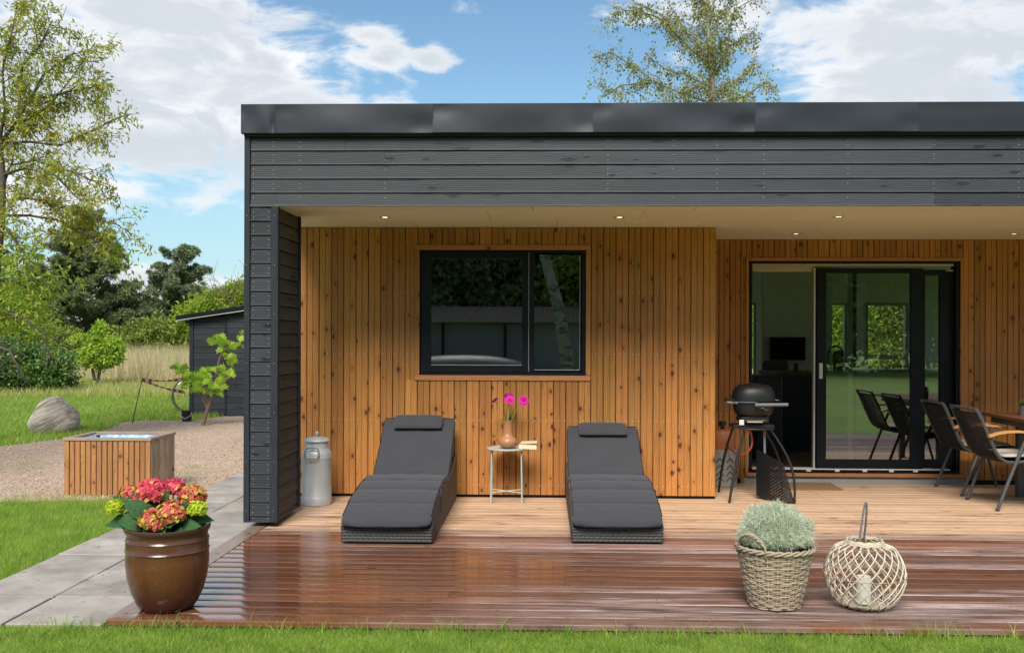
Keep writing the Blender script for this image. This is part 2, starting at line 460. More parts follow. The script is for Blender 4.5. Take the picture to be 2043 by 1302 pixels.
# gravel
m, t, b = material('gravel')
pos = t.n('ShaderNodeNewGeometry').outputs['Position']
vo = t.n('ShaderNodeTexVoronoi', {'Scale': 55.0, 'Vector': pos})
cc = t.xyz(vo.outputs['Color'])
n = t.noise(pos, 1.2, 5, 0.6)
n5 = t.noise(pos, 16, 5, 0.7)
c = t.mix(cc[0], (0.34, 0.225, 0.155), (0.66, 0.50, 0.385))
c = t.mix(t.m('MULTIPLY', t.sm(n, 0.42, 0.62), 0.6), c, (0.45, 0.335, 0.245))
c = t.mix(t.m('MULTIPLY', t.sm(n5, 0.5, 0.62), 0.4), c, (0.27, 0.19, 0.135))
px_, py_, pz_ = t.xyz(pos)
damp = t.m('MULTIPLY', t.sm(px_, -4.8, -6.4), t.sm(t.m('ADD', py_, t.m('MULTIPLY', n5, 2.0)), 9.5, 11.5))
c = t.mix(t.m('MULTIPLY', damp, 0.5), c, (0.115, 0.09, 0.07))
t.set(b.inputs['Base Color'], c)
b.inputs['Roughness'].default_value = 0.85
t.set(b.inputs['Normal'], t.bump(t.m('ADD', vo.outputs['Distance'], n5), 0.012))

m, t, b = material('pebble')
ri = t.n('ShaderNodeNewGeometry').outputs['Random Per Island']
c = t.n('ShaderNodeValToRGB', {'Fac': ri})
cr = c.color_ramp
cr.elements[0].color = (0.28, 0.19, 0.13, 1)
cr.elements[1].color = (0.62, 0.50, 0.40, 1)
e = cr.elements.new(0.5); e.color = (0.50, 0.36, 0.25, 1)
t.set(b.inputs['Base Color'], c.outputs[0])
b.inputs['Roughness'].default_value = 0.8

# ground
m, t, b = material('turf')
pos = t.n('ShaderNodeNewGeometry').outputs['Position']
px_, py_, pz_ = t.xyz(pos)
n = t.noise(pos, 0.9, 5, 0.6)
n2 = t.noise(pos, 35, 4, 0.7)
c = t.mix(t.sm(n, 0.35, 0.65), (0.14, 0.24, 0.030), (0.21, 0.33, 0.045))
c = t.mix(t.m('MULTIPLY', n2, 0.4), c, (0.09, 0.15, 0.03))
straw = t.sm(t.m('ADD', py_, t.m('MULTIPLY', n, 6.0)), 26.5, 31)
c = t.mix(t.m('MULTIPLY', straw, 0.85), c, (0.34, 0.27, 0.13))
t.set(b.inputs['Base Color'], c)
b.inputs['Roughness'].default_value = 0.95


def foliage(name, c1, c2, c3=None, trans=0.35, rough=0.5, spec=0.35, p3=0.15, clump=1.2):
    m, t, b = material(name)
    g = t.n('ShaderNodeNewGeometry')
    ri, pos = g.outputs['Random Per Island'], g.outputs['Position']
    n = t.noise(pos, clump, 3, 0.6)
    f = t.m('ADD', t.m('MULTIPLY', ri, 0.55), t.m('MULTIPLY', t.sm(n, 0.3, 0.7), 0.45))
    c = t.mix(f, c1, c2)
    if c3:
        c = t.mix(t.m('GREATER_THAN', t.m('FRACT', t.m('MULTIPLY', ri, 53.0)), 1 - p3), c, c3)
    t.set(b.inputs['Base Color'], c)
    b.inputs['Roughness'].default_value = rough
    b.inputs['Specular IOR Level'].default_value = spec
    tr = t.n('ShaderNodeBsdfTranslucent', {'Color': t.mix(0.6, c, (0.9, 1.0, 0.25), 'MULTIPLY')})
    mx = t.n('ShaderNodeMixShader', {0: trans, 1: b.outputs[0], 2: tr.outputs[0]})
    o = [q for q in t.t.nodes if q.type == 'OUTPUT_MATERIAL'][0]
    t.t.links.new(mx.outputs[0], o.inputs[0])
    return m


foliage('grass_blade', (0.15, 0.29, 0.03), (0.46, 0.62, 0.10), (0.62, 0.60, 0.24), 0.5, p3=0.10, clump=5)
foliage('grass_far', (0.19, 0.32, 0.04), (0.34, 0.48, 0.08), (0.50, 0.46, 0.16), 0.4, p3=0.15, clump=0.6)
foliage('meadow', (0.26, 0.36, 0.06), (0.46, 0.50, 0.12), (0.60, 0.50, 0.25), 0.35, p3=0.35, clump=0.5)
foliage('straw', (0.52, 0.41, 0.25), (0.76, 0.64, 0.44), (0.32, 0.36, 0.12), 0.35, 0.8, p3=0.22)
foliage('leaf_cherry', (0.26, 0.31, 0.04), (0.54, 0.55, 0.09), (0.56, 0.36, 0.08), 0.5, p3=0.12)
foliage('leaf_bright', (0.20, 0.33, 0.035), (0.42, 0.55, 0.07), (0.48, 0.44, 0.08), 0.5, p3=0.1)
foliage('leaf_birch', (0.16, 0.19, 0.05), (0.42, 0.42, 0.13), (0.50, 0.42, 0.16), 0.45, 0.4, 0.5, p3=0.12)
foliage('leaf_dark', (0.09, 0.15, 0.045), (0.24, 0.34, 0.09), None, 0.45, clump=2.0)
foliage('leaf_hedge', (0.04, 0.10, 0.025), (0.15, 0.26, 0.05), (0.30, 0.40, 0.07), 0.25, 0.4, 0.5, p3=0.1, clump=2.5)
foliage('leaf_far', (0.14, 0.20, 0.08), (0.36, 0.44, 0.17), None, 0.5, clump=1.0)
foliage('leaf_lime', (0.26, 0.42, 0.04), (0.52, 0.66, 0.09), (0.5, 0.52, 0.1), 0.4, p3=0.1, clump=3)
foliage('leaf_mid', (0.13, 0.20, 0.035), (0.30, 0.37, 0.07), (0.38, 0.38, 0.09), 0.3, p3=0.12, clump=0.5)
foliage('needle', (0.10, 0.14, 0.06), (0.25, 0.31, 0.14), (0.33, 0.34, 0.16), 0.25, 0.6, p3=0.12, clump=0.9)
foliage('needle_blue', (0.13, 0.18, 0.10), (0.32, 0.38, 0.22), None, 0.25, 0.6, clump=0.9)
foliage('leaf_vine_dark', (0.16, 0.30, 0.04), (0.34, 0.50, 0.07), None, 0.35, clump=6)
foliage('leaf_vine', (0.36, 0.58, 0.06), (0.64, 0.84, 0.13), None, 0.4, clump=6)
foliage('leaf_hyd', (0.022, 0.075, 0.022), (0.065, 0.16, 0.045), None, 0.2, 0.6, 0.3, clump=14)
m_ = MATS['leaf_hyd']
t = NT(m_.node_tree, False)
b = [q for q in m_.node_tree.nodes if q.type == 'BSDF_PRINCIPLED'][0]
tc = t.n('ShaderNodeTexCoord').outputs['Object']
t.set(b.inputs['Normal'], t.bump(t.noise(tc, 55, 4, 0.6), 0.012))
foliage('petal_pink', (0.66, 0.035, 0.10), (0.85, 0.16, 0.22), (0.78, 0.42, 0.14), 0.3, 0.6, 0.2, p3=0.14, clump=25)
foliage('petal_mixed', (0.70, 0.09, 0.12), (0.72, 0.22, 0.16), (0.66, 0.56, 0.09), 0.3, 0.6, 0.2, p3=0.42, clump=25)
foliage('petal_lime', (0.50, 0.58, 0.02), (0.66, 0.72, 0.06), (0.40, 0.55, 0.04), 0.3, 0.6, 0.2, p3=0.2, clump=25)
foliage('gerbera', (0.72, 0.01, 0.35), (0.82, 0.05, 0.48), None, 0.25, 0.6, 0.2, clump=30)
foliage('gerbera_dark', (0.28, 0.01, 0.13), (0.42, 0.02, 0.2), None, 0.2, 0.6, 0.2, clump=30)
foliage('silver', (0.50, 0.56, 0.44), (0.86, 0.86, 0.76), (0.36, 0.44, 0.28), 0.25, 0.7, 0.2, p3=0.2, clump=12)
foliage('yellow_flower', (0.6, 0.42, 0.02), (0.7, 0.5, 0.03), None, 0.2)

# weathered boulder
m, t, b = material('rock')
tc = t.n('ShaderNodeTexCoord').outputs['Object']
x, y, z = t.xyz(tc)
u = t.m('ADD', t.m('MULTIPLY', x, -0.50), t.m('MULTIPLY', z, 0.86))
v = t.m('ADD', t.m('MULTIPLY', x, 0.86), t.m('MULTIPLY', z, 0.50))
st = t.noise(t.vec(t.m('MULTIPLY', u, 30.0), t.m('MULTIPLY', y, 6.0), t.m('MULTIPLY', v, 2.5)), 1, 5, 0.65, 0.4)
n = t.noise(tc, 5, 5, 0.6)
c = t.mix(t.sm(st, 0.35, 0.65), (0.20, 0.155, 0.12), (0.64, 0.54, 0.44))
c = t.mix(t.m('MULTIPLY', n, 0.5), c, (0.30, 0.27, 0.24))
t.set(b.inputs['Base Color'], c)
b.inputs['Roughness'].default_value = 0.85
t.set(b.inputs['Normal'], t.bump(st, 0.02))

# glazed stoneware
m, t, b = material('glaze')
tc = t.n('ShaderNodeTexCoord').outputs['Object']
x, y, z = t.xyz(tc)
n = t.noise(tc, 7, 5, 0.6)
n2 = t.noise(tc, 60, 3, 0.6)
hg = t.m('ADD', z, t.m('MULTIPLY', t.m('SUBTRACT', n, 0.5), 0.22))
c = t.mix(t.sm(hg, 0.02, 0.20), (0.055, 0.017, 0.012), (0.118, 0.042, 0.017))
c = t.mix(t.sm(hg, 0.26, 0.33), c, (0.088, 0.036, 0.018))
c = t.mix(t.sm(hg, 0.37, 0.40), c, (0.058, 0.030, 0.022))
c = t.mix(t.m('MULTIPLY', t.sm(n2, 0.58, 0.70), 0.45), c, (0.035, 0.02, 0.014))
n4 = t.noise(t.vec(t.m('MULTIPLY', x, 22.0), t.m('MULTIPLY', y, 22.0), t.m('MULTIPLY', z, 5.0)), 1, 4, 0.6)
c = t.mix(t.m('MULTIPLY', t.sm(n4, 0.45, 0.7), 0.5), c, (0.07, 0.026, 0.013))
n6 = t.noise(tc, 95, 2, 0.5)
c = t.mix(t.m('MULTIPLY', t.sm(n6, 0.74, 0.77), 0.6), c, (0.38, 0.32, 0.26))
t.set(b.inputs['Base Color'], c)
t.set(b.inputs['Roughness'], t.m('ADD', 0.14, t.m('MULTIPLY', n, 0.16)))
t.set(b.inputs['Normal'], t.bump(n, 0.004))

# birch bark
m, t, b = material('birch_bark')
tc = t.n('ShaderNodeTexCoord').outputs['Object']
x, y, z = t.xyz(tc)
n = t.noise(t.vec(t.m('MULTIPLY', x, 3.0), t.m('MULTIPLY', y, 3.0), t.m('MULTIPLY', z, 14.0)), 1, 4, 0.7)
t.set(b.inputs['Base Color'], t.mix(t.sm(n, 0.42, 0.62), (0.30, 0.285, 0.26), (0.05, 0.045, 0.04)))
b.inputs['Roughness'].default_value = 0.8


def glass_mat(name, ior, tintc):
    m = bpy.data.materials.new(name)
    m.use_nodes = True
    t = NT(m.node_tree)
    fr = t.n('ShaderNodeFresnel', {'IOR': ior})
    frv = t.m('MINIMUM', fr.outputs[0], 0.25 if ior < 1.6 else 1.0)
    tr = t.n('ShaderNodeBsdfTransparent', {'Color': tintc})
    gl = t.n('ShaderNodeBsdfGlossy', {'Roughness': 0.0, 'Color': (1, 1, 1)})
    mx = t.n('ShaderNodeMixShader', {0: frv, 1: tr.outputs[0], 2: gl.outputs[0]})
    o = t.n('ShaderNodeOutputMaterial')
    t.t.links.new(mx.outputs[0], o.inputs[0])
    MATS[name] = m
    return m


glass_mat('glass', 2.3, (0.82, 0.86, 0.84))
glass_mat('coated_glass', 3.0, (0.50, 0.55, 0.54))
glass_mat('clear_glass', 1.45, (0.95, 0.97, 0.96))


def emit(name, col, s):
    m = bpy.data.materials.new(name)
    m.use_nodes = True
    t = NT(m.node_tree)
    e = t.n('ShaderNodeEmission', {'Color': col, 'Strength': s})
    o = t.n('ShaderNodeOutputMaterial')
    t.t.links.new(e.outputs[0], o.inputs[0])
    MATS[name] = m


emit('lamp', (1.0, 0.86, 0.55), 3.0)
emit('flame', (1.0, 0.62, 0.22), 1.6)


# ------------------------------------------------------------------ mesh helpers
class MB:
    def __init__(s):
        s.v, s.f = [], []

    def add(s, vs, fs):
        o = len(s.v)
        s.v.extend([tuple(q) for q in vs])
        s.f.extend([tuple(i + o for i in f) for f in fs])
        return s

    def box(s, a, b, ch=0.0):
        x0, y0, z0 = [min(p, q) for p, q in zip(a, b)]
        x1, y1, z1 = [max(p, q) for p, q in zip(a, b)]
        if ch <= 0:
            vs = [(x, y, z) for x in (x0, x1) for y in (y0, y1) for z in (z0, z1)]
            return s.add(vs, [(0, 1, 3, 2), (4, 6, 7, 5), (0, 4, 5, 1), (2, 3, 7, 6), (0, 2, 6, 4), (1, 5, 7, 3)])
        c = min(ch, (x1 - x0) * .45, (y1 - y0) * .45, (z1 - z0) * .45)
        X, Y, Z = (x0, x1), (y0, y1), (z0, z1)
        vs, idx = [], {}
        for i in (0, 1):
            for j in (0, 1):
                for k in (0, 1):
                    sx, sy, sz = (1 - 2 * i) * c, (1 - 2 * j) * c, (1 - 2 * k) * c
                    for ax, p in enumerate(((X[i], Y[j] + sy, Z[k] + sz), (X[i] + sx, Y[j], Z[k] + sz), (X[i] + sx, Y[j] + sy, Z[k]))):
                        idx[(i, j, k, ax)] = len(vs)
                        vs.append(p)
        fs = []
        for ax in range(3):
            for sd in (0, 1):
                o = [(0, 0), (1, 0), (1, 1), (0, 1)]
                ks = []
                for p, q in o:
                    t3 = [0, 0, 0]
                    t3[ax] = sd
                    t3[(ax + 1) % 3] = p
                    t3[(ax + 2) % 3] = q
                    ks.append(idx[(*t3, ax)])
                fs.append(tuple(ks if sd else ks[::-1]))
        for ax in range(3):
            b1, b2 = (ax + 1) % 3, (ax + 2) % 3
            for p in (0, 1):
                for q in (0, 1):
                    k0, k1 = [0, 0, 0], [0, 0, 0]
                    k0[ax], k1[ax] = 0, 1
                    k0[b1] = k1[b1] = p
                    k0[b2] = k1[b2] = q
                    f = (idx[(*k0, b1)], idx[(*k1, b1)], idx[(*k1, b2)], idx[(*k0, b2)])
                    fs.append(f if (p == q) else f[::-1])
        for i in (0, 1):
            for j in (0, 1):
                for k in (0, 1):
                    f = (idx[(i, j, k, 0)], idx[(i, j, k, 1)], idx[(i, j, k, 2)])
                    fs.append(f)
        return s.add(vs, fs)

    def tube(s, pts, r, n=8, closed=False, cap=True):
        pts = [Vector(p) for p in pts]
        m = len(pts)
        rs = r if hasattr(r, '__len__') else [r] * m
        prev = None
        vs = []
        for i, p in enumerate(pts):
            if closed:
                d = pts[(i + 1) % m] - pts[i - 1]
            else:
                d = pts[min(i + 1, m - 1)] - pts[max(i - 1, 0)]
            d.normalize()
            if prev is None:
                u = d.cross(Vector((0, 0, 1)))
                if u.length < 0.1:
                    u = d.cross(Vector((1, 0, 0)))
            else:
                u = prev - d * prev.dot(d)
            u.normalize()
            prev = u
            v = d.cross(u)
            for k in range(n):
                a = 2 * pi * k / n
                vs.append(p + (u * cos(a) + v * sin(a)) * rs[i])
        fs = []
        for i in range(m if closed else m - 1):
            i2 = (i + 1) % m
            for k in range(n):
                k2 = (k + 1) % n
                fs.append((i * n + k, i * n + k2, i2 * n + k2, i2 * n + k))
        if cap and not closed:
            fs.append(tuple(range(n))[::-1])
            fs.append(tuple(range((m - 1) * n, m * n)))
        return s.add(vs, fs)

    def lathe(s, prof, n=32, c=(0, 0, 0), cap_b=True, cap_t=False):
        vs, fs = [], []
        for r, z in prof:
            for k in range(n):
                a = 2 * pi * k / n
                vs.append((c[0] + r * cos(a), c[1] + r * sin(a), c[2] + z))
        for i in range(len(prof) - 1):
            for k in range(n):
                k2 = (k + 1) % n
                fs.append((i * n + k, i * n + k2, (i + 1) * n + k2, (i + 1) * n + k))
        if cap_b:
            fs.append(tuple(range(n))[::-1])
        if cap_t:
            fs.append(tuple(range((len(prof) - 1) * n, len(prof) * n)))
        return s.add(vs, fs)

    def prism(s, poly, a, b, axis='y'):
        """poly: list of 2d points; extruded from a to b along axis"""
        def mk(p, q, h):
            return {'y': (p, h, q), 'x': (h, p, q), 'z': (p, q, h)}[axis]
        n = len(poly)
        vs = [mk(p, q, a) for p, q in poly] + [mk(p, q, b) for p, q in poly]
        fs = [tuple(range(n)), tuple(range(2 * n - 1, n - 1, -1))]
        for i in range(n):
            j = (i + 1) % n
            fs.append((i, i + n, j + n, j))
        return s.add(vs, fs)

    def mesh(s, name, mat, smooth=None):
        me = bpy.data.meshes.new(name)
        me.from_pydata(s.v, [], s.f)
        if mat:
            me.materials.append(MATS[mat])
        fix_normals(me)
        if smooth is not None:
            me.polygons.foreach_set('use_smooth', [True] * len(me.polygons))
            if smooth > 0:
                me.set_sharp_from_angle(angle=radians(smooth))
        me.update()
        return me

    def build(s, name, mat, parent=None, loc=None, smooth=None, **kw):
        return link(name, s.mesh(name, mat, smooth), parent, loc, **kw)


def fix_normals(me):
    import bmesh
    if len(me.polygons) > 60000:
        return
    bm = bmesh.new()
    bm.from_mesh(me)
    bmesh.ops.recalc_face_normals(bm, faces=bm.faces)
    bm.to_mesh(me)
    bm.free()


def tagp(o, label=None, cat=None, group=None, kind=None):
    if label: o['label'] = label
    if cat: o['category'] = cat
    if group: o['group'] = group
    if kind: o['kind'] = kind
    return o


def link(name, me, parent=None, loc=None, rot=None, **kw):
    o = bpy.data.objects.new(name, me)
    COL.objects.link(o)
    if parent: o.parent = parent
    if loc is not None: o.location = loc
    if rot is not None: o.rotation_euler = rot
    tagp(o, **kw)
    return o


def thing(name, label, cat, loc=(0, 0, 0), rz=0, group=None, kind=None):
    o = bpy.data.objects.new(name, None)
    o.empty_display_size = 0.1
    COL.objects.link(o)
    o.location = loc
    o.rotation_euler = (0, 0, rz)
    return tagp(o, label, cat, group, kind)


def np_mesh(name, V, Fc, mat, smooth=False):
    me = bpy.data.meshes.new(name)
    V = np.asarray(V, np.float32)
    Fc = np.asarray(Fc, np.int32)
    k = Fc.shape[1]
    me.vertices.add(len(V))
    me.vertices.foreach_set('co', V.ravel())
    me.loops.add(Fc.size)
    me.loops.foreach_set('vertex_index', Fc.ravel())
    me.polygons.add(len(Fc))
    me.polygons.foreach_set('loop_start', np.arange(0, Fc.size, k, dtype=np.int32))
    me.polygons.foreach_set('loop_total', np.full(len(Fc), k, np.int32))
    if smooth:
        me.polygons.foreach_set('use_smooth', np.ones(len(Fc), bool))
    me.update(calc_edges=True)
    me.validate()
    me.materials.append(MATS[mat])
    return me


def unit(a):
    return a / np.maximum(np.linalg.norm(a, axis=-1, keepdims=True), 1e-9)


def leaf_mesh(name, pts, dirs, L, W, mat, fold=0.15, jit=0.35):
    """diamond leaves (two triangles as one folded quad) starting at pts and pointing along dirs"""
    n = len(pts)
    L = np.broadcast_to(np.asarray(L, float) * (1 + jit * (rng.random(n) - .5) * 2), n)[:, None]
    Wd = L * W
    d = unit(dirs)
    side = unit(np.cross(d, rng.normal(size=(n, 3))))
    nor = np.cross(d, side)
    a = pts
    b = pts + d * L * 0.45 + side * Wd * .5 + nor * L * fold * .3
    c = pts + d * L - nor * L * fold
    e = pts + d * L * 0.45 - side * Wd * .5 + nor * L * fold * .3
    V = np.stack([a, b, c, e], 1).reshape(-1, 3)
    Fc = np.arange(4 * n).reshape(-1, 4)
    return np_mesh(name, V, Fc, mat)


def tri5(n):
    t = np.array([[0, 1, 2], [0, 2, 4], [4, 2, 3]])
    return (t[None] + 5 * np.arange(n)[:, None, None]).reshape(-1, 3)


def blades(name, base, H, Wd, lean, mat, seg2=False):
    n = len(base)
    H = (H * (0.55 + 0.9 * rng.random(n)))[:, None]
    a = rng.random(n) * 2 * pi
    side = np.stack([np.cos(a), np.sin(a), np.zeros(n)], 1)
    a2 = rng.random(n) * 2 * pi
    ln = np.stack([np.cos(a2), np.sin(a2), np.zeros(n)], 1) * (lean * rng.random(n)[:, None]) * H
    up = np.array([[0, 0, 1.0]])
    hw = Wd * (0.6 + 0.8 * rng.random(n))[:, None] * .5
    if not seg2:
        V = np.stack([base - side * hw, base + side * hw, base + up * H + ln], 1).reshape(-1, 3)
        return np_mesh(name, V, np.arange(3 * n).reshape(-1, 3), mat)
    mid = base + up * H * .62 + ln * .35
    tip = base + up * H * .95 + ln
    V = np.stack([base - side * hw, base + side * hw, mid + side * hw * .8, tip, mid - side * hw * .8], 1).reshape(-1, 3)
    return np_mesh(name, V, tri5(n), mat)


# ------------------------------------------------------------------ main dimensions
YF, YB, Y1, Y2 = 7.04, 7.69, 8.40, 9.46        # facade, back of fin, bedroom wall, living room wall
ZS = 2.35                                      # soffit
XL = P(487, 700, YF).x
XR = 8.0
YD = 4.72                                      # front edge of the deck
XD = -2.16                                     # left edge of the deck
X1R = P(1428, 700, Y1).x
GZ = -0.06

# ------------------------------------------------------------------ ground
gm = MB()
N = 60
xs = np.concatenate([np.linspace(-900, -40, 8), np.linspace(-35, 35, 40), np.linspace(40, 900, 8)])
ys = np.concatenate([np.linspace(-900, -60, 8), np.linspace(-55, 60, 60), np.linspace(70, 1500, 10)])
vs = []
for yy in ys:
    for xx in xs:
        zz = GZ
        if yy > 24: zz += 0.10 * sin(xx * .35 + 1) * min(1, (yy - 24) / 10) + 0.006 * max(0, min(yy, 60) - 30)
        vs.append((xx, yy, zz))
nx = len(xs)
fs = [(j * nx + i, j * nx + i + 1, (j + 1) * nx + i + 1, (j + 1) * nx + i) for j in range(len(ys) - 1) for i in range(nx - 1)]
gm.add(vs, fs).build('ground', 'turf', smooth=0, kind='structure', label='wide lawn and meadow ground around the house')

# gravel drive: irregular sheet
edge = [(-40, 1003), (60, 1002), (150, 1000), (250, 1004), (330, 1003), (372, 995), (405, 978)]
near = [G(a, b, -0.045) for a, b in edge]
xp0 = XD - 0.97
far_ = [(505, 828), (450, 829), (400, 836), (350, 838), (300, 838), (245, 842), (215, 856), (165, 870), (90, 879), (30, 886), (-40, 894), (-160, 905)]
far = [G(a, b, -0.045) for a, b in far_]
near_pts = [(p.x, p.y) for p in near]
poly = near_pts + [(xp0 + .02, 8.3), (xp0 + .02, 14.2), (-1.0, 15.5), (-1.5, 17.5)] + [(p.x, p.y) for p in far] + [(-12, 12.5), (-12, 9.0)]


def rough_poly(poly, step=0.18, amp=0.05):
    out = []
    n = len(poly)
    for i in range(n):
        a, b = Vector(poly[i]), Vector(poly[(i + 1) % n])
        k = max(1, int((b - a).length / step))
        nrm = Vector((-(b - a).y, (b - a).x)).normalized()
        for j in range(k):
            q = a.lerp(b, j / k) + nrm * random.uniform(-amp, amp)
            out.append((q.x, q.y))
    return out


gp = rough_poly(poly)


def inside(px, py, poly):
    r = np.zeros(len(px), bool)
    n = len(poly)
    for i in range(n):
        x1, y1 = poly[i]
        x2, y2 = poly[(i + 1) % n]
        c = ((y1 > py) != (y2 > py)) & (px < (x2 - x1) * (py - y1) / ((y2 - y1) or 1e-9) + x1)
        r ^= c
    return r


def scatter(n, x0, x1, y0, y1, test=None):
    x = rng.uniform(x0, x1, n)
    y = rng.uniform(y0, y1, n)
    if test is not None:
        k = test(x, y)
        x, y = x[k], y[k]
    return x, y


cs_ = 0.07
gxn, gyn = np.arange(-12.2, -0.9, cs_), np.arange(8.0, 17.8, cs_)
cxx, cyy = np.meshgrid(gxn + cs_ / 2, gyn + cs_ / 2)
msk = inside(cxx.ravel(), cyy.ravel(), gp).reshape(cxx.shape)
vx, vy = np.meshgrid(np.append(gxn, gxn[-1] + cs_), np.append(gyn, gyn[-1] + cs_))
jx, jy = rng.uniform(-.02, .02, vx.shape), rng.uniform(-.02, .02, vx.shape)
vz = -0.045 + rng.uniform(-.003, .003, vx.shape)
ncx = vx.shape[1]
jj, ii = np.nonzero(msk)
q0 = jj * ncx + ii
Fg = np.stack([q0, q0 + 1, q0 + ncx + 1, q0 + ncx], 1)
used, inv = np.unique(Fg, return_inverse=True)
Vg = np.stack([(vx + jx).ravel(), (vy + jy).ravel(), vz.ravel()], 1)[used]
link('gravel_drive', np_mesh('gravel_drive', Vg, inv.reshape(Fg.shape), 'gravel', True), kind='structure', label='brown gravel drive beside the house')
# loose stones
x, y = scatter(52000, -9, -2, 7.5, 17, lambda a, b: inside(a, b, gp) & (rng.random(len(a)) < np.clip((17.5 - b) / 8, .2, 1)))
n = len(x)
r = (0.0035 + 0.0075 * rng.random(n) ** 2)
octa = np.array([[1, 0, 0], [0, 1, 0], [-1, 0, 0], [0, -1, 0], [0, 0, .7], [0, 0, -.7]])
V = octa[None] * r[:, None, None] * (0.7 + 0.6 * rng.random((n, 1, 3)))
V += np.stack([x, y, np.full(n, -0.042) + r * .3], 1)[:, None]
fo = np.array([[0, 1, 4], [1, 2, 4], [2, 3, 4], [3, 0, 4], [1, 0, 5], [2, 1, 5], [3, 2, 5], [0, 3, 5]])
link('gravel_stones', np_mesh('gravel_stones', V.reshape(-1, 3), (fo[None] + 6 * np.arange(n)[:, None, None]).reshape(-1, 3), 'pebble'),
     kind='stuff', label='loose pale stones scattered over the brown gravel drive', category='gravel') if False else tagp(
    link('gravel_stones', np_mesh('gravel_stones', V.reshape(-1, 3), (fo[None] + 6 * np.arange(n)[:, None, None]).reshape(-1, 3), 'pebble')),
    'loose pale stones scattered over the brown gravel drive', 'gravel', None, 'stuff')

# paved path
path = thing('path', 'two rows of grey concrete slabs leading along the deck', 'path', (0, 0, 0), kind='structure')
del path['category']
for c in range(2):
    me = MB().box((0.002, 0.002, -0.05), (0.484, 0.495, 0), 0.004).mesh('paving_slab', 'slab')
    for r_ in range(21):
        yy = YD - 0.03 + 0.5 * r_ + (0.012 if c else 0.0) - 0.06 * 0
        x0 = XD - 0.99 + c * 0.492
        o = link('paving_slab', me, path, (x0 + random.uniform(-.002, .002), yy, -0.018 + random.uniform(-.003, .003)),
                 (random.uniform(-.003, .003), random.uniform(-.003, .003), random.uniform(-.002, .002)))
MB().box((XD - 1.0, YD, -0.12), (XD - 0.006, YD + 10.4, -0.04)).build('sand_bed', 'soil', path)

# ------------------------------------------------------------------ deck
deck = thing('wooden_deck', 'wet reddish timber deck of long boards in front of the house', 'deck', (0, 0, 0), kind='structure')
del deck['category']
PITCH = 0.1222


def deck_profile(wd, th):
    # grooved, slightly crowned deck board
    pr = [(-wd / 2, -th), (wd / 2, -th), (wd / 2, -0.006), (wd / 2 - 0.005, -0.0007)]
    for k in range(1, 6):
        pr.append((wd / 2 - 0.005 - (wd - 0.01) * k / 6, 0.0010 * sin(pi * k / 6)))
    pr += [(-wd / 2 + 0.005, -0.0007), (-wd / 2, -0.006)]
    return pr


nb = int((Y2 - YD - 0.12) / PITCH) + 1
for i in range(nb):
    yc = YD + 0.17 + i * PITCH if i else YD + 0.06
    if i:
        yc = YD + 0.06 + 0.006 + i * PITCH
    x_start = XD + 0.125
    if i == 0: x_start = XD + 0.0
    cuts = [x_start, random.uniform(-1.2, 6.5), 8.2]
    if i % 4: cuts = [x_start, 8.2]
    for a, b_ in zip(cuts[:-1], cuts[1:]):
        mb = MB().prism(deck_profile(PITCH - 0.006, 0.028), a + 0.001, b_ - 0.002, 'x')
        mb.v = [(x - a, y, z) for x, y, z in mb.v]
        if i == 0:
            # mitred left corner
            mb.v = [((x + (y + 0.06) * 1.0) if x < 0.1 else x, y, z) for x, y, z in mb.v]
        me = mb.mesh('deck_board', 'deck', 40)
        link('deck_board', me, deck, (a, yc, random.uniform(-.0012, .0012)), (random.uniform(-.006, .006), 0, 0))
mb = MB().box((0.0, 0.0, -0.028), (0.118, Y2 - YD, 0.0), 0.003)
mb.v = [(x, (y + x) if y < 0.1 else y, z) for x, y, z in mb.v]
mb.build('border_board', 'deck_y', deck, (XD, YD + 0.005, 0.0015))
MB().box((XD + 0.02, YD + 0.035, -0.13), (8.2, YD + 0.075, -0.030)).build('joist', 'black_z', deck)
for i in range(6):
    MB().box((XD + 0.06 + i * 1.6, YD + 0.08, -0.13), (XD + 0.105 + i * 1.6, Y2 - .02, -0.030)).build('joist', 'black_z', deck)
MB().box((XD + 0.02, YD + 0.2, -0.2), (8.2, Y2, -0.12)).build('subsoil', 'soil', deck)
mb = MB()
for i in range(0, nb):
    yc = YD + 0.066 + i * PITCH
    for k in range(4):
        xx = XD + 0.95 + k * 1.83 + random.uniform(-.012, .012)
        for s_ in (-.035, .035):
            mb.lathe([(0.0035, 0.0), (0.003, 0.0022)], 6, (xx, yc + s_, 0.0008), False, True)
mb.build('deck_screws', 'bark', deck, kind='stuff')

# ------------------------------------------------------------------ house
house = thing('summer_house', 'low flat-roofed black timber house with warm wooden walls under its deep roof', 'house', (0, 0, 0))


def vboard(wd, h):
    """vertical double profile board, face towards -y"""
    w2 = wd / 2
    pr = [(-w2, 0.020), (-w2, 0.008), (-w2 + 0.0045, 0), (-0.0045, 0), (-.001, 0.006), (.001, 0.006), (0.0045, 0), (w2 - 0.0045, 0), (w2, 0.008), (w2, 0.020)]
    mb = MB()
    n = len(pr)
    vs = [(x, y, 0) for x, y in pr] + [(x, y, h) for x, y in pr]
    fs = [(i, i + 1, i + 1 + n, i + n) for i in range(n - 1)] + [tuple(range(n)), tuple(range(2 * n - 1, n - 1, -1))]
    return mb.add(vs, fs)


cache = {}


def put_vboard(xc, Y, z0, z1, wd, mat, name='wall_board'):
    key = (round(z1 - z0, 3), round(wd, 4), mat)
    if key not in cache:
        cache[key] = vboard(wd, z1 - z0).mesh(name, mat)
    return link(name, cache[key], house, (xc, Y + random.uniform(-.0008, .0008), z0))


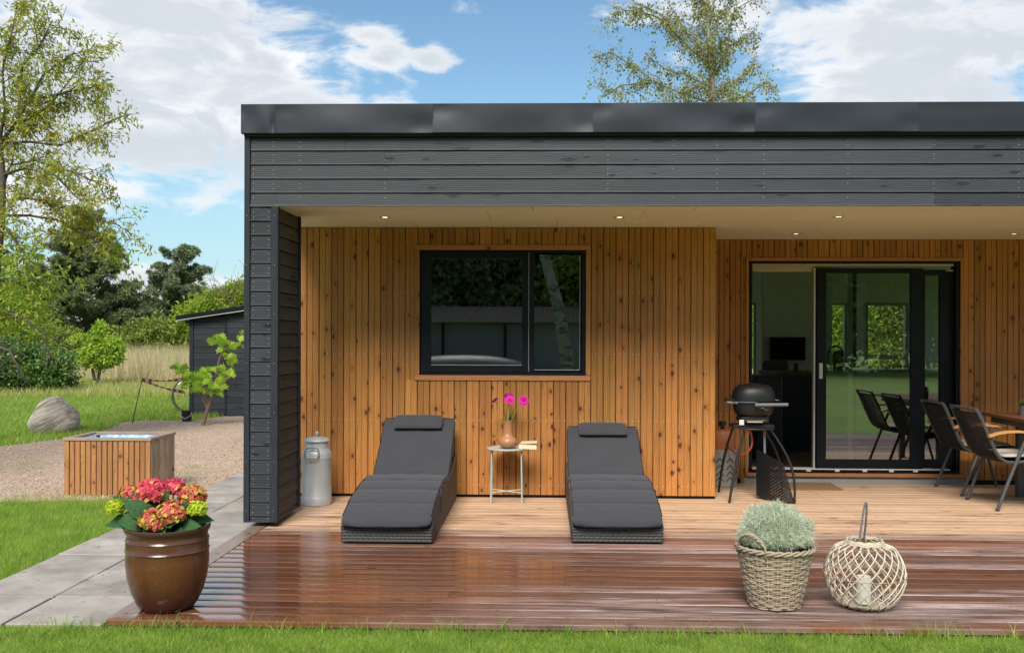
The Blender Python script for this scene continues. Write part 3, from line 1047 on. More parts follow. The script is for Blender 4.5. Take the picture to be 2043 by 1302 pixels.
# window 1 and door openings
WL, WR = P(829, 620, Y1).x, P(1177, 620, Y1).x
WT, WB = P(1003, 490, Y1).z, P(1003, 758, Y1).z
DL, DR = P(1487, 700, Y2).x, P(1922, 700, Y2).x
DT = P(1700, 514, Y2).z
DB = P(1700, 943, Y2).z
BP = 0.1062
BBZ = 0.028


def clad(xa, xb, Y, opens, mat, ztop=ZS - 0.002):
    n = int(round((xb - xa) / BP))
    bw = (xb - xa) / n
    for i in range(n):
        a, b_ = xa + i * bw, xa + (i + 1) * bw
        xc = (a + b_) / 2
        segs = [(BBZ, ztop)]
        for (ox0, ox1, oz0, oz1) in opens:
            if b_ > ox0 + 0.01 and a < ox1 - 0.01:
                if a >= ox0 - .012 and b_ <= ox1 + .012:
                    ns = []
                    if oz0 > BBZ + 0.05: ns.append((BBZ, oz0))
                    ns.append((oz1, ztop))
                    segs = ns
                else:
                    # board notched by the opening: narrower strip beside it
                    if a < ox0:
                        put_vboard((a + ox0) / 2, Y, oz0, oz1, ox0 - a - .001, mat)
                    else:
                        put_vboard((b_ + ox1) / 2, Y, oz0, oz1, b_ - ox1 - .001, mat)
                    ns = []
                    if oz0 > BBZ + 0.05: ns.append((BBZ, oz0))
                    ns.append((oz1, ztop))
                    segs = ns
        for z0, z1 in segs:
            put_vboard(xc, Y, z0, z1, bw - 0.0034, mat)
    return n, bw


XW1 = XL + 0.02
clad(XW1, X1R, Y1, [(WL, WR, WB, WT)], 'clad')
clad(X1R + .002, XR, Y2, [(DL, DR, -1, DT)], 'clad')
# nails in rows
for Y, xa, xb, pys, pxr in ((Y1, XW1, X1R, (460, 584, 706, 838, 967), 1010), (Y2, X1R, XR, (483, 596, 711, 825, 938), 1460)):
    mb = MB()
    xx = xa + BP / 4
    while xx < xb:
        for q in pys:
            z = P(pxr, q, Y).z
            if Y == Y1 and WL - .01 < xx < WR + .01 and WB - .02 < z < WT + .02: continue
            if Y == Y2 and DL - .01 < xx < DR + .01 and z < DT + .02: continue
            zz = z + random.uniform(-.003, .003)
            mb.add([(xx + .0036 * cos(k * pi / 3), Y - 0.0018, zz + .0036 * sin(k * pi / 3)) for k in range(6)], [(5, 4, 3, 2, 1, 0)])
        xx += BP / 2
    mb.build('nails', 'nail', house, kind='stuff')
# core walls behind cladding
mb = MB()
for a, b_, Y, op in ((XW1, X1R, Y1, (WL, WR, WB, WT)), (X1R, XR, Y2, (DL, DR, -.2, DT))):
    y0, y1 = Y + 0.022, Y + 0.20
    mb.box((a, y0, -0.1), (op[0], y1, 2.5))
    mb.box((op[1], y0, -0.1), (b_, y1, 2.5))
    mb.box((op[0], y0, op[3]), (op[1], y1, 2.5))
    if op[2] > 0: mb.box((op[0], y0, -0.1), (op[1], y1, op[2]))
mb.box((X1R - .2, Y1 + .2, -0.1), (X1R - .003, Y2 + .2, 2.5))
mb.build('wall_core', 'dark_gap', house)
for i in range(10):
    put = vboard(BP - .002, ZS - BBZ - .002)
    me = put.mesh('wall_board', 'clad')
    link('wall_board', me, house, (X1R, Y1 + 0.075 + i * BP, BBZ), (0, 0, pi / 2))
MB().box((DL - .02, Y2 + .004, -0.02), (DR + .02, Y2 + .03, DB - 0.036)).build('foundation', 'concrete', house)
MB().box((DL, Y2 - .03, DB - 0.036), (DR, Y2 + .12, DB - 0.002), .003).build('door_sill', 'trim_x', house)

# fascia rows
row = 0.1030
ztop = P(1021, 271, YF).z
FZ = [ztop - i * row for i in range(6)]


def lap(l, h, d=0.022, axis='x'):
    """horizontal lapped board: slightly tilted face with a shadow gap under it"""
    pr = [(d, 0), (0.0, 0.0), (0.003, 0.012), (0.0075, h - 0.012), (0.012, h - 0.004), (d, h - 0.004)]
    mb = MB()
    n = len(pr)
    vs = [(0, y, z) for y, z in pr] + [(l, y, z) for y, z in pr]
    fs = [(i, (i + 1) % n, (i + 1) % n + n, i + n) for i in range(n)] + [tuple(range(n))[::-1], tuple(range(n, 2 * n))]
    return mb.add(vs, fs)


TRW = P(499, 700, YF).x - XL
joints = [[P(688, 0, YF).x, P(938, 0, YF).x, P(1864, 0, YF).x], [P(768, 0, YF).x, P(2060, 0, YF).x], [P(1210, 0, YF).x],
          [P(1524, 0, YF).x], [P(553, 0, YF).x, P(1866, 0, YF).x]]
for i in range(5):
    z0 = FZ[i + 1]
    h = row
    if i == 4:
        z0, h = ZS, FZ[4] - ZS
    xsj = [XL + TRW] + joints[i] + [XR]
    for a, b_ in zip(xsj[:-1], xsj[1:]):
        lap(b_ - a - 0.0015, h - 0.001).build('fascia_board', 'black_x', house, (a, YF + random.uniform(-.0006, .0006), z0), None)
FX0, FX1 = XL, P(555, 700, YF).x
t1 = P(541, 700, YF).x
k = 0
z = FZ[4] - 0.0
zlow = 0.035
rows = []
zz = FZ[4]
while zz - row > zlow - 0.06:
    rows.append((max(zlow, zz - row), zz)); zz -= row
mef = {}
for j, (z0, z1) in enumerate(rows):
    if z1 - z0 < 0.02: continue
    key = round(z1 - z0, 3)
    if key not in mef:
        mef[key] = (lap(t1 - XL - TRW, z1 - z0 - .001).mesh('fin_board', 'black_fin'), )
        mb = lap(YB - YF - 0.07, z1 - z0 - .001)
        # face towards +x
        mb.v = [(-y, x, z) for x, y, z in mb.v]
        mef[key] += (mb.mesh('fin_side_board', 'black_yz'),)
    if not (j == 0 and False):
        link('fin_board', mef[key][0], house, (XL + TRW, YF + random.uniform(-.001, .001), z0))
    link('fin_side_board', mef[key][1], house, (FX1 - .008, YF + 0.035, z0 if z1 <= ZS else z0)) if z1 <= ZS + .06 else None
# trims of the fin
MB().box((XL, YF - 0.010, zlow), (XL + TRW - .002, YF + 0.03, ztop + .03), .003).build('corner_trim', 'black_z', house)
MB().box((t1, YF - 0.012, zlow), (FX1, YF + 0.034, ZS - .001), .003).build('corner_trim', 'black_z', house)
MB().box((FX1 - .03, YB - .036, zlow), (FX1 + .004, YB, ZS - .001), .003).build('corner_trim', 'black_z', house)
MB().box((XL + .006, YF + .024, zlow + .004), (FX1 - .032, YB - .004, ZS + .05)).build('fin_core', 'dark_gap', house)
# nails on black boards
mb = MB()
for i in range(5):
    for px in (506, 545, 598, 768, 1213, 1344, 1431, 1524, 1692, 1864, 2033):
        X = P(px, 300, YF).x
        for dz_ in (.028, .068):
            if random.random() < .85:
                zc = FZ[i + 1] + dz_ + random.uniform(-.004, .004)
                if i == 4 and dz_ < .03: continue
                mb.add([(X + .0021 * cos(q * pi / 3), YF - .0006 + .0075 * dz_ / row, zc + .0021 * sin(q * pi / 3)) for q in range(6)], [(5, 4, 3, 2, 1, 0)])
for z0, z1 in rows[1:]:
    for X in (XL + TRW + .022, t1 - .022):
        for dz_ in (.028, .068):
            zc = z0 + dz_
            mb.add([(X + .0021 * cos(q * pi / 3), YF - .0022 + .0075 * dz_ / row, zc + .0021 * sin(q * pi / 3)) for q in range(6)], [(5, 4, 3, 2, 1, 0)])
for q2 in range(7):
    for X in (XL + TRW / 2, (t1 + FX1) / 2):
        zc = 0.12 + q2 * .36
        mb.add([(X + .0021 * cos(q * pi / 3), YF - .0135, zc + .0021 * sin(q * pi / 3)) for q in range(6)], [(5, 4, 3, 2, 1, 0)])
mb.build('nails', 'nail', house, kind='stuff')

# roof edge flashing segments
fz0, fz1 = P(1021, 264, YF - .05).z, P(1021, 207, YF - .05).z
segx = [XL - .012] + [P(q, 236, YF - .05).x for q in (549, 863, 1182, 1506, 1832)] + [XR]
for i, (a, b_) in enumerate(zip(segx[:-1], segx[1:])):
    nxs, nzs = 24, 8
    mb = MB()
    vs = []
    for j in range(nzs + 1):
        for k in range(nxs + 1):
            u, v = k / nxs, j / nzs
            # sheet metal buckles a little near its joints
            bk = 0.007 * math.exp(-((u - .94) / .07) ** 2) * math.exp(-((v - .25) / .3) ** 2) * (1 if i != 3 else 1.5)
            bk += 0.0035 * sin(u * 7 + i * 2.1) * sin(v * 3.1 + i) + 0.005 * math.exp(-((u - .06) / .05) ** 2) * math.exp(-((v - .8) / .25) ** 2)
            vs.append((a + (b_ - a) * u + (0.006 if u == 1 else 0), YF - .052 + bk - (0.0016 if u >= 1 else 0), fz0 + (fz1 - fz0) * v))
    fs = [(j * (nxs + 1) + k, j * (nxs + 1) + k + 1, (j + 1) * (nxs + 1) + k + 1, (j + 1) * (nxs + 1) + k) for j in range(nzs) for k in range(nxs)]
    mb.add(vs, fs)
    mb.box((a, YF - .05, fz1), (b_, YF + .25, fz1 + .003))
    mb.box((a, YF - .046, fz0 - .004), (b_, YF - .01, fz0 - .001))
    mb.box((a, YF - .052, fz0 - .004), (a + .002, YF - .0535, fz1))
    mb.build('roof_flashing', 'flashing', house, smooth=30)
MB().box((XL - .01, YF - .045, fz0), (XL - .006, 16, fz1)).build('roof_flashing', 'flashing', house)
MB().box((XL + .004, YF - .03, FZ[0] - .004), (XR, YF + .1, fz0 + .02)).build('roof_gap_strip', 'dark_gap', house)
MB().box((XL, YF + .11, ZS + .075), (XR, 15.2, fz1 - .01)).build('roof', 'flashing', house)
MB().box((XL + .03, YF + .023, ZS + .004), (XR, YF + .1, FZ[0] + .0)).build('roof_gap_strip', 'dark_gap', house)

# soffit panels, rows 0.59 m deep with staggered joints
ycuts = [YF + .002, 7.345, 7.935, 8.525, Y2 + .01]
ycuts = [YF + .002, 7.345, 7.935, 8.525, 9.115, Y2 + .01]
offs = [0.0, 0.55, 0.0, 0.62, 0.1]
base_x = P(1287, 421, 7.345).x
for r_ in range(5):
    y0, y1 = ycuts[r_], ycuts[r_ + 1]
    x0 = base_x + [0.35, 0.0, 0.55, 0.05, 0.5][r_] - 1.2 * 5
    while x0 < XR:
        a, b_ = max(x0, XL + .02), min(x0 + 1.2, XR)
        if b_ - a > 0.05:
            MB().box((a + .0016, y0 + .0012, ZS), (b_ - .0016, y1 - .0012, ZS + .012), .0025).build('soffit_panel', 'soffit', house)
        x0 += 1.2
MB().box((XL, YF + .11, ZS + .0125), (XR, Y2 + .01, ZS + .06)).build('soffit_backing', 'dark_gap', house)
# downlights
for px, py in ((768, 433), (1236, 433), (1673, 432), (1588, 466), (2023, 466), (300, 433)):
    p = G(px, py, ZS)
    if p.x < XL: continue
    dl = MB().lathe([(0.046, -0.003), (0.040, -0.0055), (0.032, -0.003), (0.030, 0.0)], 28, (0, 0, 0), False, False).build('downlight', 'galvanised', house, (p.x, p.y, ZS), smooth=50)
    MB().lathe([(0.024, -0.001), (0.001, -0.0007)], 20).build('bulb', 'lamp', dl, (0, 0, -.0005))

# bedroom window
win = MB()
fy0, fy1 = Y1 - .006, Y1 + .09


def frame_box(name, parent, x0, x1, z0, z1, th, y0, y1, mat, ch=.003):
    mb = MB()
    mb.box((x0, y0, z0), (x0 + th, y1, z1), ch)
    mb.box((x1 - th, y0, z0), (x1, y1, z1), ch)
    mb.box((x0 + th, y0 + .0005, z1 - th), (x1 - th, y1 - .0005, z1), ch)
    mb.box((x0 + th, y0 + .0005, z0), (x1 - th, y1 - .0005, z0 + th), ch)
    return mb.build(name, mat, parent)


def quad_px(x0p, x1p, y0p, y1p, Y):
    a, b_ = P(x0p, y1p, Y), P(x1p, y0p, Y)
    return a.x, b_.x, a.z, b_.z


# wood surround
x0, x1, z0, z1 = WL, WR, WB, WT
T = 0.042
wf = MB().box((x0 - .006, Y1 - .014, z0 - .004), (x1 + .006, Y1 + .02, z0 + T), .003).build('window', 'trim_x', house)
MB().box((x0 - .006, Y1 - .014, z1 - T * .9), (x1 + .006, Y1 + .02, z1 + .004), .003).build('trim', 'trim_x', wf)
for a in (x0 - .006, x1 + .006 - T):
    MB().box((a, Y1 - .0125, z0 + T + .001), (a + T, Y1 + .018, z1 - T * .9 - .001), .003).build('trim', 'clad', wf)
fx0, fx1, fz0_, fz1_ = quad_px(839, 1168, 497, 748, Y1)
frame_box('frame', wf, fx0, fx1, fz0_, fz1_, .032, Y1 - .004, Y1 + .09, 'frame_black')
mx = P(1050, 620, Y1).x
sx0, sx1 = P(844, 620, Y1).x, P(1057, 620, Y1).x
gx0, gx1, gz0, gz1 = quad_px(860, 1042, 516, 728, Y1)
mb = MB()
mb.box((sx0, Y1 - .010, fz0_ + .026), (gx0, Y1 + .05, fz1_ - .024), .003)
mb.box((gx1, Y1 - .010, fz0_ + .026), (sx1 - .01, Y1 + .05, fz1_ - .024), .003)
mb.box((gx0, Y1 - .0095, fz0_ + .026), (gx1, Y1 + .05, gz0), .003)
mb.box((gx0, Y1 - .0095, gz1), (gx1, Y1 + .05, fz1_ - .024), .003)
mb.build('sash', 'frame_black', wf)
MB().box((gx0 - .002, Y1 + .006, gz0 - .002), (gx1 + .002, Y1 + .010, gz1 + .002)).build('pane', 'coated_glass', wf)
MB().box((gx0, Y1 - .004, gz0), (gx1, Y1 + .004, gz0 + .004)).build('glazing_bead', 'galvanised', wf)
MB().box((sx1 - .009, Y1 - .006, fz0_ + .03), (P(1066, 600, Y1).x, Y1 + .08, fz1_ - .03), .003).build('mullion', 'frame_black', wf)
MB().box((sx1 - .0105, Y1 - .0075, fz0_ + .034), (sx1 - .0075, Y1 - .004, fz1_ - .03)).build('weather_strip', 'galvanised', wf)
gx0, gx1, gz0, gz1 = quad_px(1066, 1157, 509, 738, Y1)
MB().box((gx0 - .002, Y1 + .016, gz0 - .004), (gx1 + .004, Y1 + .020, gz1 + .004)).build('pane', 'coated_glass', wf)
MB().box((gx0, Y1 + .004, gz0), (gx1, Y1 + .014, gz0 + .004)).build('glazing_bead', 'galvanised', wf)
MB().box((gx1, Y1 + .004, gz0), (gx1 + .003, Y1 + .014, gz1)).build('glazing_bead', 'galvanised', wf)
# room behind it
mb = MB()
xa, xb, ya, yb, zb, zt = XW1, X1R - .21, Y1 + .2, 12.4, 0.02, 2.4
mb.add([(xa, ya, zb), (xb, ya, zb), (xb, yb, zb), (xa, yb, zb), (xa, ya, zt), (xb, ya, zt), (xb, yb, zt), (xa, yb, zt)],
       [(0, 1, 2, 3), (4, 7, 6, 5), (2, 6, 7, 3), (1, 5, 6, 2), (0, 3, 7, 4)])
mb.build('bedroom_shell', 'wall_paint', house)
# roller blind hanging low in the bedroom window
# living room shell
YBK = 14.6
bx = [P(1640, 700, YBK).x, P(1690, 700, YBK).x, P(1727, 700, YBK).x, P(1812, 700, YBK).x]
zA, zB = P(1700, 604, YBK).z, P(1700, 815, YBK).z
zS = P(1700, 711, YBK).z
xLw = X1R + .005
shell = MB()
shell.box((xLw, Y2 + .21, -.02), (XR, YBK, 0.035))
shell.build('living_room_floor', 'floor_wood', house)
MB().box((xLw, Y2 + .201, 2.36), (XR, YBK + .2, 2.42)).build('ceiling', 'wall_paint', house)
bw = MB()
TVX = P(1535, 700, 13.2).x
# back wall pieces around three openings and an unseen one added for light
nL = P(1499.0, 700, YBK).x
wxr = P(1960, 700, YBK).x + .6
opn = [(nL - .40, nL + .07, 0.05, zA), (bx[0], bx[1], 0.05, zA), (bx[2], bx[3], zB - .25, zA), (wxr, XR - .4, .1, 2.1)]  # the last lies out of view, added to brighten the room
cx_ = xLw
for (a, b_, c0, c1) in opn:
    bw.box((cx_, YBK, 0), (a, YBK + .2, 2.4))
    bw.box((a, YBK, c1), (b_, YBK + .2, 2.4))
    if c0 > .1: bw.box((a, YBK, 0), (b_, YBK + .2, c0))
    cx_ = b_
bw.box((cx_, YBK, 0), (XR, YBK + .2, 2.4))
bw.box((XR, Y2 + .2, 0), (XR + .2, Y2 + .7, 2.4))  # end wall opened wide out of view, added to let light in
bw.box((XR, YBK - .5, 0), (XR + .2, YBK + .2, 2.4))
bw.box((XR, Y2 + .7, 0), (XR + .2, YBK - .5, .15))
bw.box((XR, Y2 + .7, 2.2), (XR + .2, YBK - .5, 2.4))
bw.box((xLw - .1, Y2 + .2, 0), (xLw, YBK + .2, 2.4))
bw.build('living_room_wall', 'wall_paint', house)
for (a, b_, c0, c1) in opn:  # the last pass frames the unseen opening added for light
    fr = frame_box('back_window', house, a, b_, c0, c1, .035, YBK - .01, YBK + .05, 'grey_door')
    if b_ - a > .5:
        MB().box((a, YBK - .012, zS - .04), (b_, YBK + .04, zS + .03)).build('transom', 'grey_door', fr)
# inner partition left with a tall white-edged door
ip = MB().box((P(1521, 700, 13.2).x, 13.2, 0.035), (P(1660, 700, 13.2).x, 13.3, 2.36)).build('partition_wall', 'wall_paint', house)
MB().box((P(1519, 700, 13.19).x, 13.16, 0.035), (P(1523, 700, 13.19).x, 13.22, 2.0)).build('door_edge', 'white_paint', ip)

# ---- sliding door
sd = thing('sliding_door', None, None)
del_keys = [k for k in sd.keys()]
sd.parent = house
ox0, ox1, oz0, oz1 = quad_px(1495, 1913, 521, 940, Y2)
for a in (DL, DR - .03):
    MB().box((a, Y2 - .012, DB), (a + .03, Y2 + .02, DT), .003).build('door_trim', 'clad', sd)
MB().box((DL + .031, Y2 - .0115, DT - .032), (DR - .031, Y2 + .02, DT), .003).build('door_trim', 'trim_x', sd)
frame_box('door_frame', sd, ox0, ox1, oz0, oz1, .024, Y2 - .004, Y2 + .13, 'frame_black')
MB().box((P(1499, 0, Y2).x, Y2 + .01, P(1560, 529, Y2).z - .006), (P(1905, 0, Y2).x, Y2 + .03, P(1560, 526, Y2).z)).build('top_track', 'beige_paint', sd)
MB().box((P(1498, 0, Y2).x, Y2 + .04, P(1560, 541, Y2).z), (P(1627, 0, Y2).x, Y2 + .12, P(1560, 530, Y2).z)).build('blind_case', 'beige_paint', sd)
MB().box((P(1496.5, 0, Y2).x, Y2 + .03, oz0 + .02), (P(1499, 0, Y2).x, Y2 + .12, oz1 - .02)).build('jamb_strip', 'white_paint', sd)
MB().box((ox0 + .03, Y2 - .006, oz0 + .024), (ox1 - .08, Y2 + .10, oz0 + .034)).build('threshold', 'white_paint', sd)
for q in (1613, 1670, 1725, 1778, 1826, 1518):
    xx = P(q, 940, Y2).x
    MB().box((xx - .022, Y2 - .010, oz0 + .006), (xx + .022, Y2 - .0045, oz0 + .022)).build('drain_cap', 'white_paint', sd)
# sliding leaf in front
ax0, ax1, az0, az1 = quad_px(1629, 1842, 535, 937, Y2)
gx0, gx1, gz0, gz1 = quad_px(1648, 1818, 545, 916, Y2)
leaf = MB()
leaf.box((ax0, Y2 - .002, az0), (gx0, Y2 + .05, az1), .003)
leaf.box((gx1, Y2 - .002, az0), (ax1, Y2 + .05, az1), .003)
leaf.box((gx0, Y2 - .0015, az0), (gx1, Y2 + .05, gz0), .003)
leaf.box((gx0, Y2 - .0015, gz1), (gx1, Y2 + .05, az1), .003)
leaf = leaf.build('door_leaf', 'frame_black', sd)
leaf['kind'] = 'thing'
del leaf['kind']
MB().box((gx0 - .003, Y2 + .018, gz0 - .003), (gx1 + .003, Y2 + .022, gz1 + .003)).build('glass_pane', 'glass', sd)
MB().box((P(1625.5, 0, Y2).x, Y2 + .0, az0), (P(1628.5, 0, Y2).x, Y2 + .055, az1)).build('weather_strip', 'galvanised', sd)
hx = P(1639.5, 0, Y2).x
hz0, hz1 = P(1640, 755, Y2).z, P(1640, 724, Y2).z
hb = MB().box((hx - .017, Y2 - .012, hz0), (hx + .017, Y2 - .0025, hz1), .005)
hb.box((hx - .009, Y2 - .020, hz0 + .02), (hx + .009, Y2 - .0125, hz1 - .02), .004)
hb.build('handle', 'white_paint', sd)
# fixed leaf behind: light stile showing through the pane, then narrow glass at right
gx0, gx1, gz0, gz1 = quad_px(1690, 1699, 545, 916, Y2 + .09)
MB().box((gx0 - .004, Y2 + .056, az0 + .03), (gx1 + .002, Y2 + .074, az1 - .03)).build('inner_stile', 'white_paint', sd)
MB().box((gx1 + .001, Y2 + .075, az0 + .02), (gx1 + .045, Y2 + .13, az1 - .02)).build('fixed_stile', 'frame_black', sd)
nx0, nx1, nz0, nz1 = quad_px(1845, 1876, 549, 916, Y2 + .06)
mb = MB()
mb.box((P(1840, 0, Y2 + .06).x, Y2 + .058, az0 + .01), (nx0, Y2 + .11, az1 - .01), .002)
mb.box((nx1, Y2 + .058, az0 + .01), (ox1 - .024, Y2 + .11, az1 - .01), .002)
mb.box((nx0, Y2 + .0585, az0 + .01), (nx1, Y2 + .11, nz0), .002)
mb.box((nx0, Y2 + .0585, nz1), (nx1, Y2 + .11, az1 - .01), .002)
mb.build('fixed_leaf', 'frame_black', sd)
MB().box((nx0 - .003, Y2 + .08, nz0 - .003), (nx1 + .003, Y2 + .084, nz1 + .003)).build('glass_pane', 'glass', sd)
mb = MB().box((P(1889, 0, Y2).x, Y2 - .012, P(1895, 541, Y2).z), (P(1903, 0, Y2).x, Y2 - .0045, P(1895, 539, Y2).z))
mb.build('stop_block', 'beige_paint', sd)

# ------------------------------------------------------------------ interior furniture
tvc = P(1572, 695, 13.15)
tv = thing('television', 'flat black television hung on the grey wall inside the open door', 'television', (tvc.x, 13.199, tvc.z))
ww, hh = (P(1608, 0, 13.15).x - P(1537, 0, 13.15).x) / 2, (P(1572, 672, 13.15).z - P(1572, 718, 13.15).z) / 2
MB().box((-ww, -.05, -hh), (ww, -.001, hh), .006).build('case', 'black_metal', tv)
MB().box((-ww + .02, -.0525, -hh + .03), (ww - .02, -.0505, hh - .02)).build('screen', 'screen', tv)

isl_l, isl_r = P(1548, 740, 11.6).x, P(1845, 740, 11.6).x + .3
iz = P(1600, 742, 11.7).z
isl = thing('kitchen_island', 'dark kitchen island with a brown worktop inside the living room', 'kitchen island', ((isl_l + isl_r) / 2, 12.0, .035))
hw_ = (isl_r - isl_l) / 2
for k in range(4):
    a = -hw_ + k * hw_ / 2
    MB().box((a + .002, -.4, .08), (a + hw_ / 2 - .002, -.38, iz - .08), .002).build('cabinet_door', 'island', isl)
MB().box((-hw_, -.379, 0.0), (hw_, .4, iz - .075)).build('carcass', 'island', isl)
MB().box((-hw_ - .02, -.43, iz - .074), (hw_ + .02, .43, iz - .035), .003).build('worktop', 'worktop', isl)
MB().box((P(1500, 800, 11.0).x, 10.75, .036), (P(1550, 800, 11.0).x, 11.4, P(1520, 748, 11).z), .01).build('sideboard', 'island', None,
    label='low dark sideboard just inside the open sliding door', cat='sideboard')
# tap
tp0 = P(1652, 741, 12.0)
ft = P(1682, 741, 12.0)
topz = P(1668, 691, 12.0).z
r0 = (ft.x - tp0.x) / 2
pts = [(0, 0, 0), (0, 0, topz - tp0.z - r0)]
for k in range(1, 9):
    a = pi - pi * k / 8
    pts.append((r0 + r0 * cos(a), 0, topz - tp0.z - r0 + r0 * sin(a)))
pts.append((2 * r0, 0, .12))
tap = MB().tube(pts, .014, 8).build('tap', 'black_metal', None, (tp0.x, 12.0, iz), smooth=50, label='tall black arched tap rising from the kitchen island', cat='tap')
fd = MB().lathe([(.07, 0), (.075, .2), (.06, .24), (.02, .26)], 16, cap_t=True)
fd.build('coffee_machine', 'black_metal', None, (ft.x - .01, 12.15, iz), smooth=40, label='squat black appliance beside the arched tap', cat='appliance')
for (q, rr, hh_, lab) in ((1739, .075, .075, 'small dark footed bowl on the kitchen island'), (1757, .10, .05, 'wide shallow dark bowl on the kitchen island')):
    p = P(q, 741, 11.85)
    MB().lathe([(.03, 0), (.035, .012), (rr * .6, hh_ * .5), (rr, hh_), (rr * .95, hh_), (rr * .5, hh_ * .55), (0.001, hh_ * .4)], 20).build(
        'bowl', 'black_metal', None, (p.x, 11.85, iz), smooth=50, label=lab, cat='bowl')
p = P(1790, 741, 11.85)
pts = [(.25 * cos(a), 0, .075 * sin(a)) for a in np.linspace(pi, 0, 12)]
mb = MB().tube(pts, .008, 6)
mb.lathe([(.16, 0), (.24, .035), (.235, .035), (.001, .01)], 20)
mb.build('tray_basket', 'black_metal', None, (p.x, 11.85, iz), smooth=40, label='round dark basket with a low hoop handle on the island', cat='basket')
for q, lab, h_ in ((1588, 'dark glass jar near the television', .10), (1604, 'slim pale candle stick near the television', .13)):
    p = P(q, 738, 12.0)
    MB().lathe([(.03 if q == 1588 else .012, 0), (.03 if q == 1588 else .012, h_)], 14, cap_t=True).build(
        'jar' if q == 1588 else 'candlestick', 'pot_grey' if q == 1588 else 'wax', None, (p.x, 12.0, iz), label=lab, cat='jar' if q == 1588 else 'candle')
ac = P(1549, 745, 12.6)
ach = thing('armchair', 'grey upholstered armchair behind the island below the television', 'armchair', (ac.x, 12.6, .035))
bh = P(1549, 719, 12.6).z - .035
mb = MB().box((-.17, .0, .4), (.17, .09, bh), .03)
mb.build('backrest', 'grey_fabric', ach)
MB().box((-.24, -.42, .32), (.24, -.001, .45), .03).build('seat', 'grey_fabric', ach)
for sx in (-.2, .2):
    for sy in (-.36, -.05):
        MB().tube([(sx, sy, 0), (sx * .95, sy, .325)], .015, 6).build('leg', 'black_metal', ach)


def person_free():
    pass


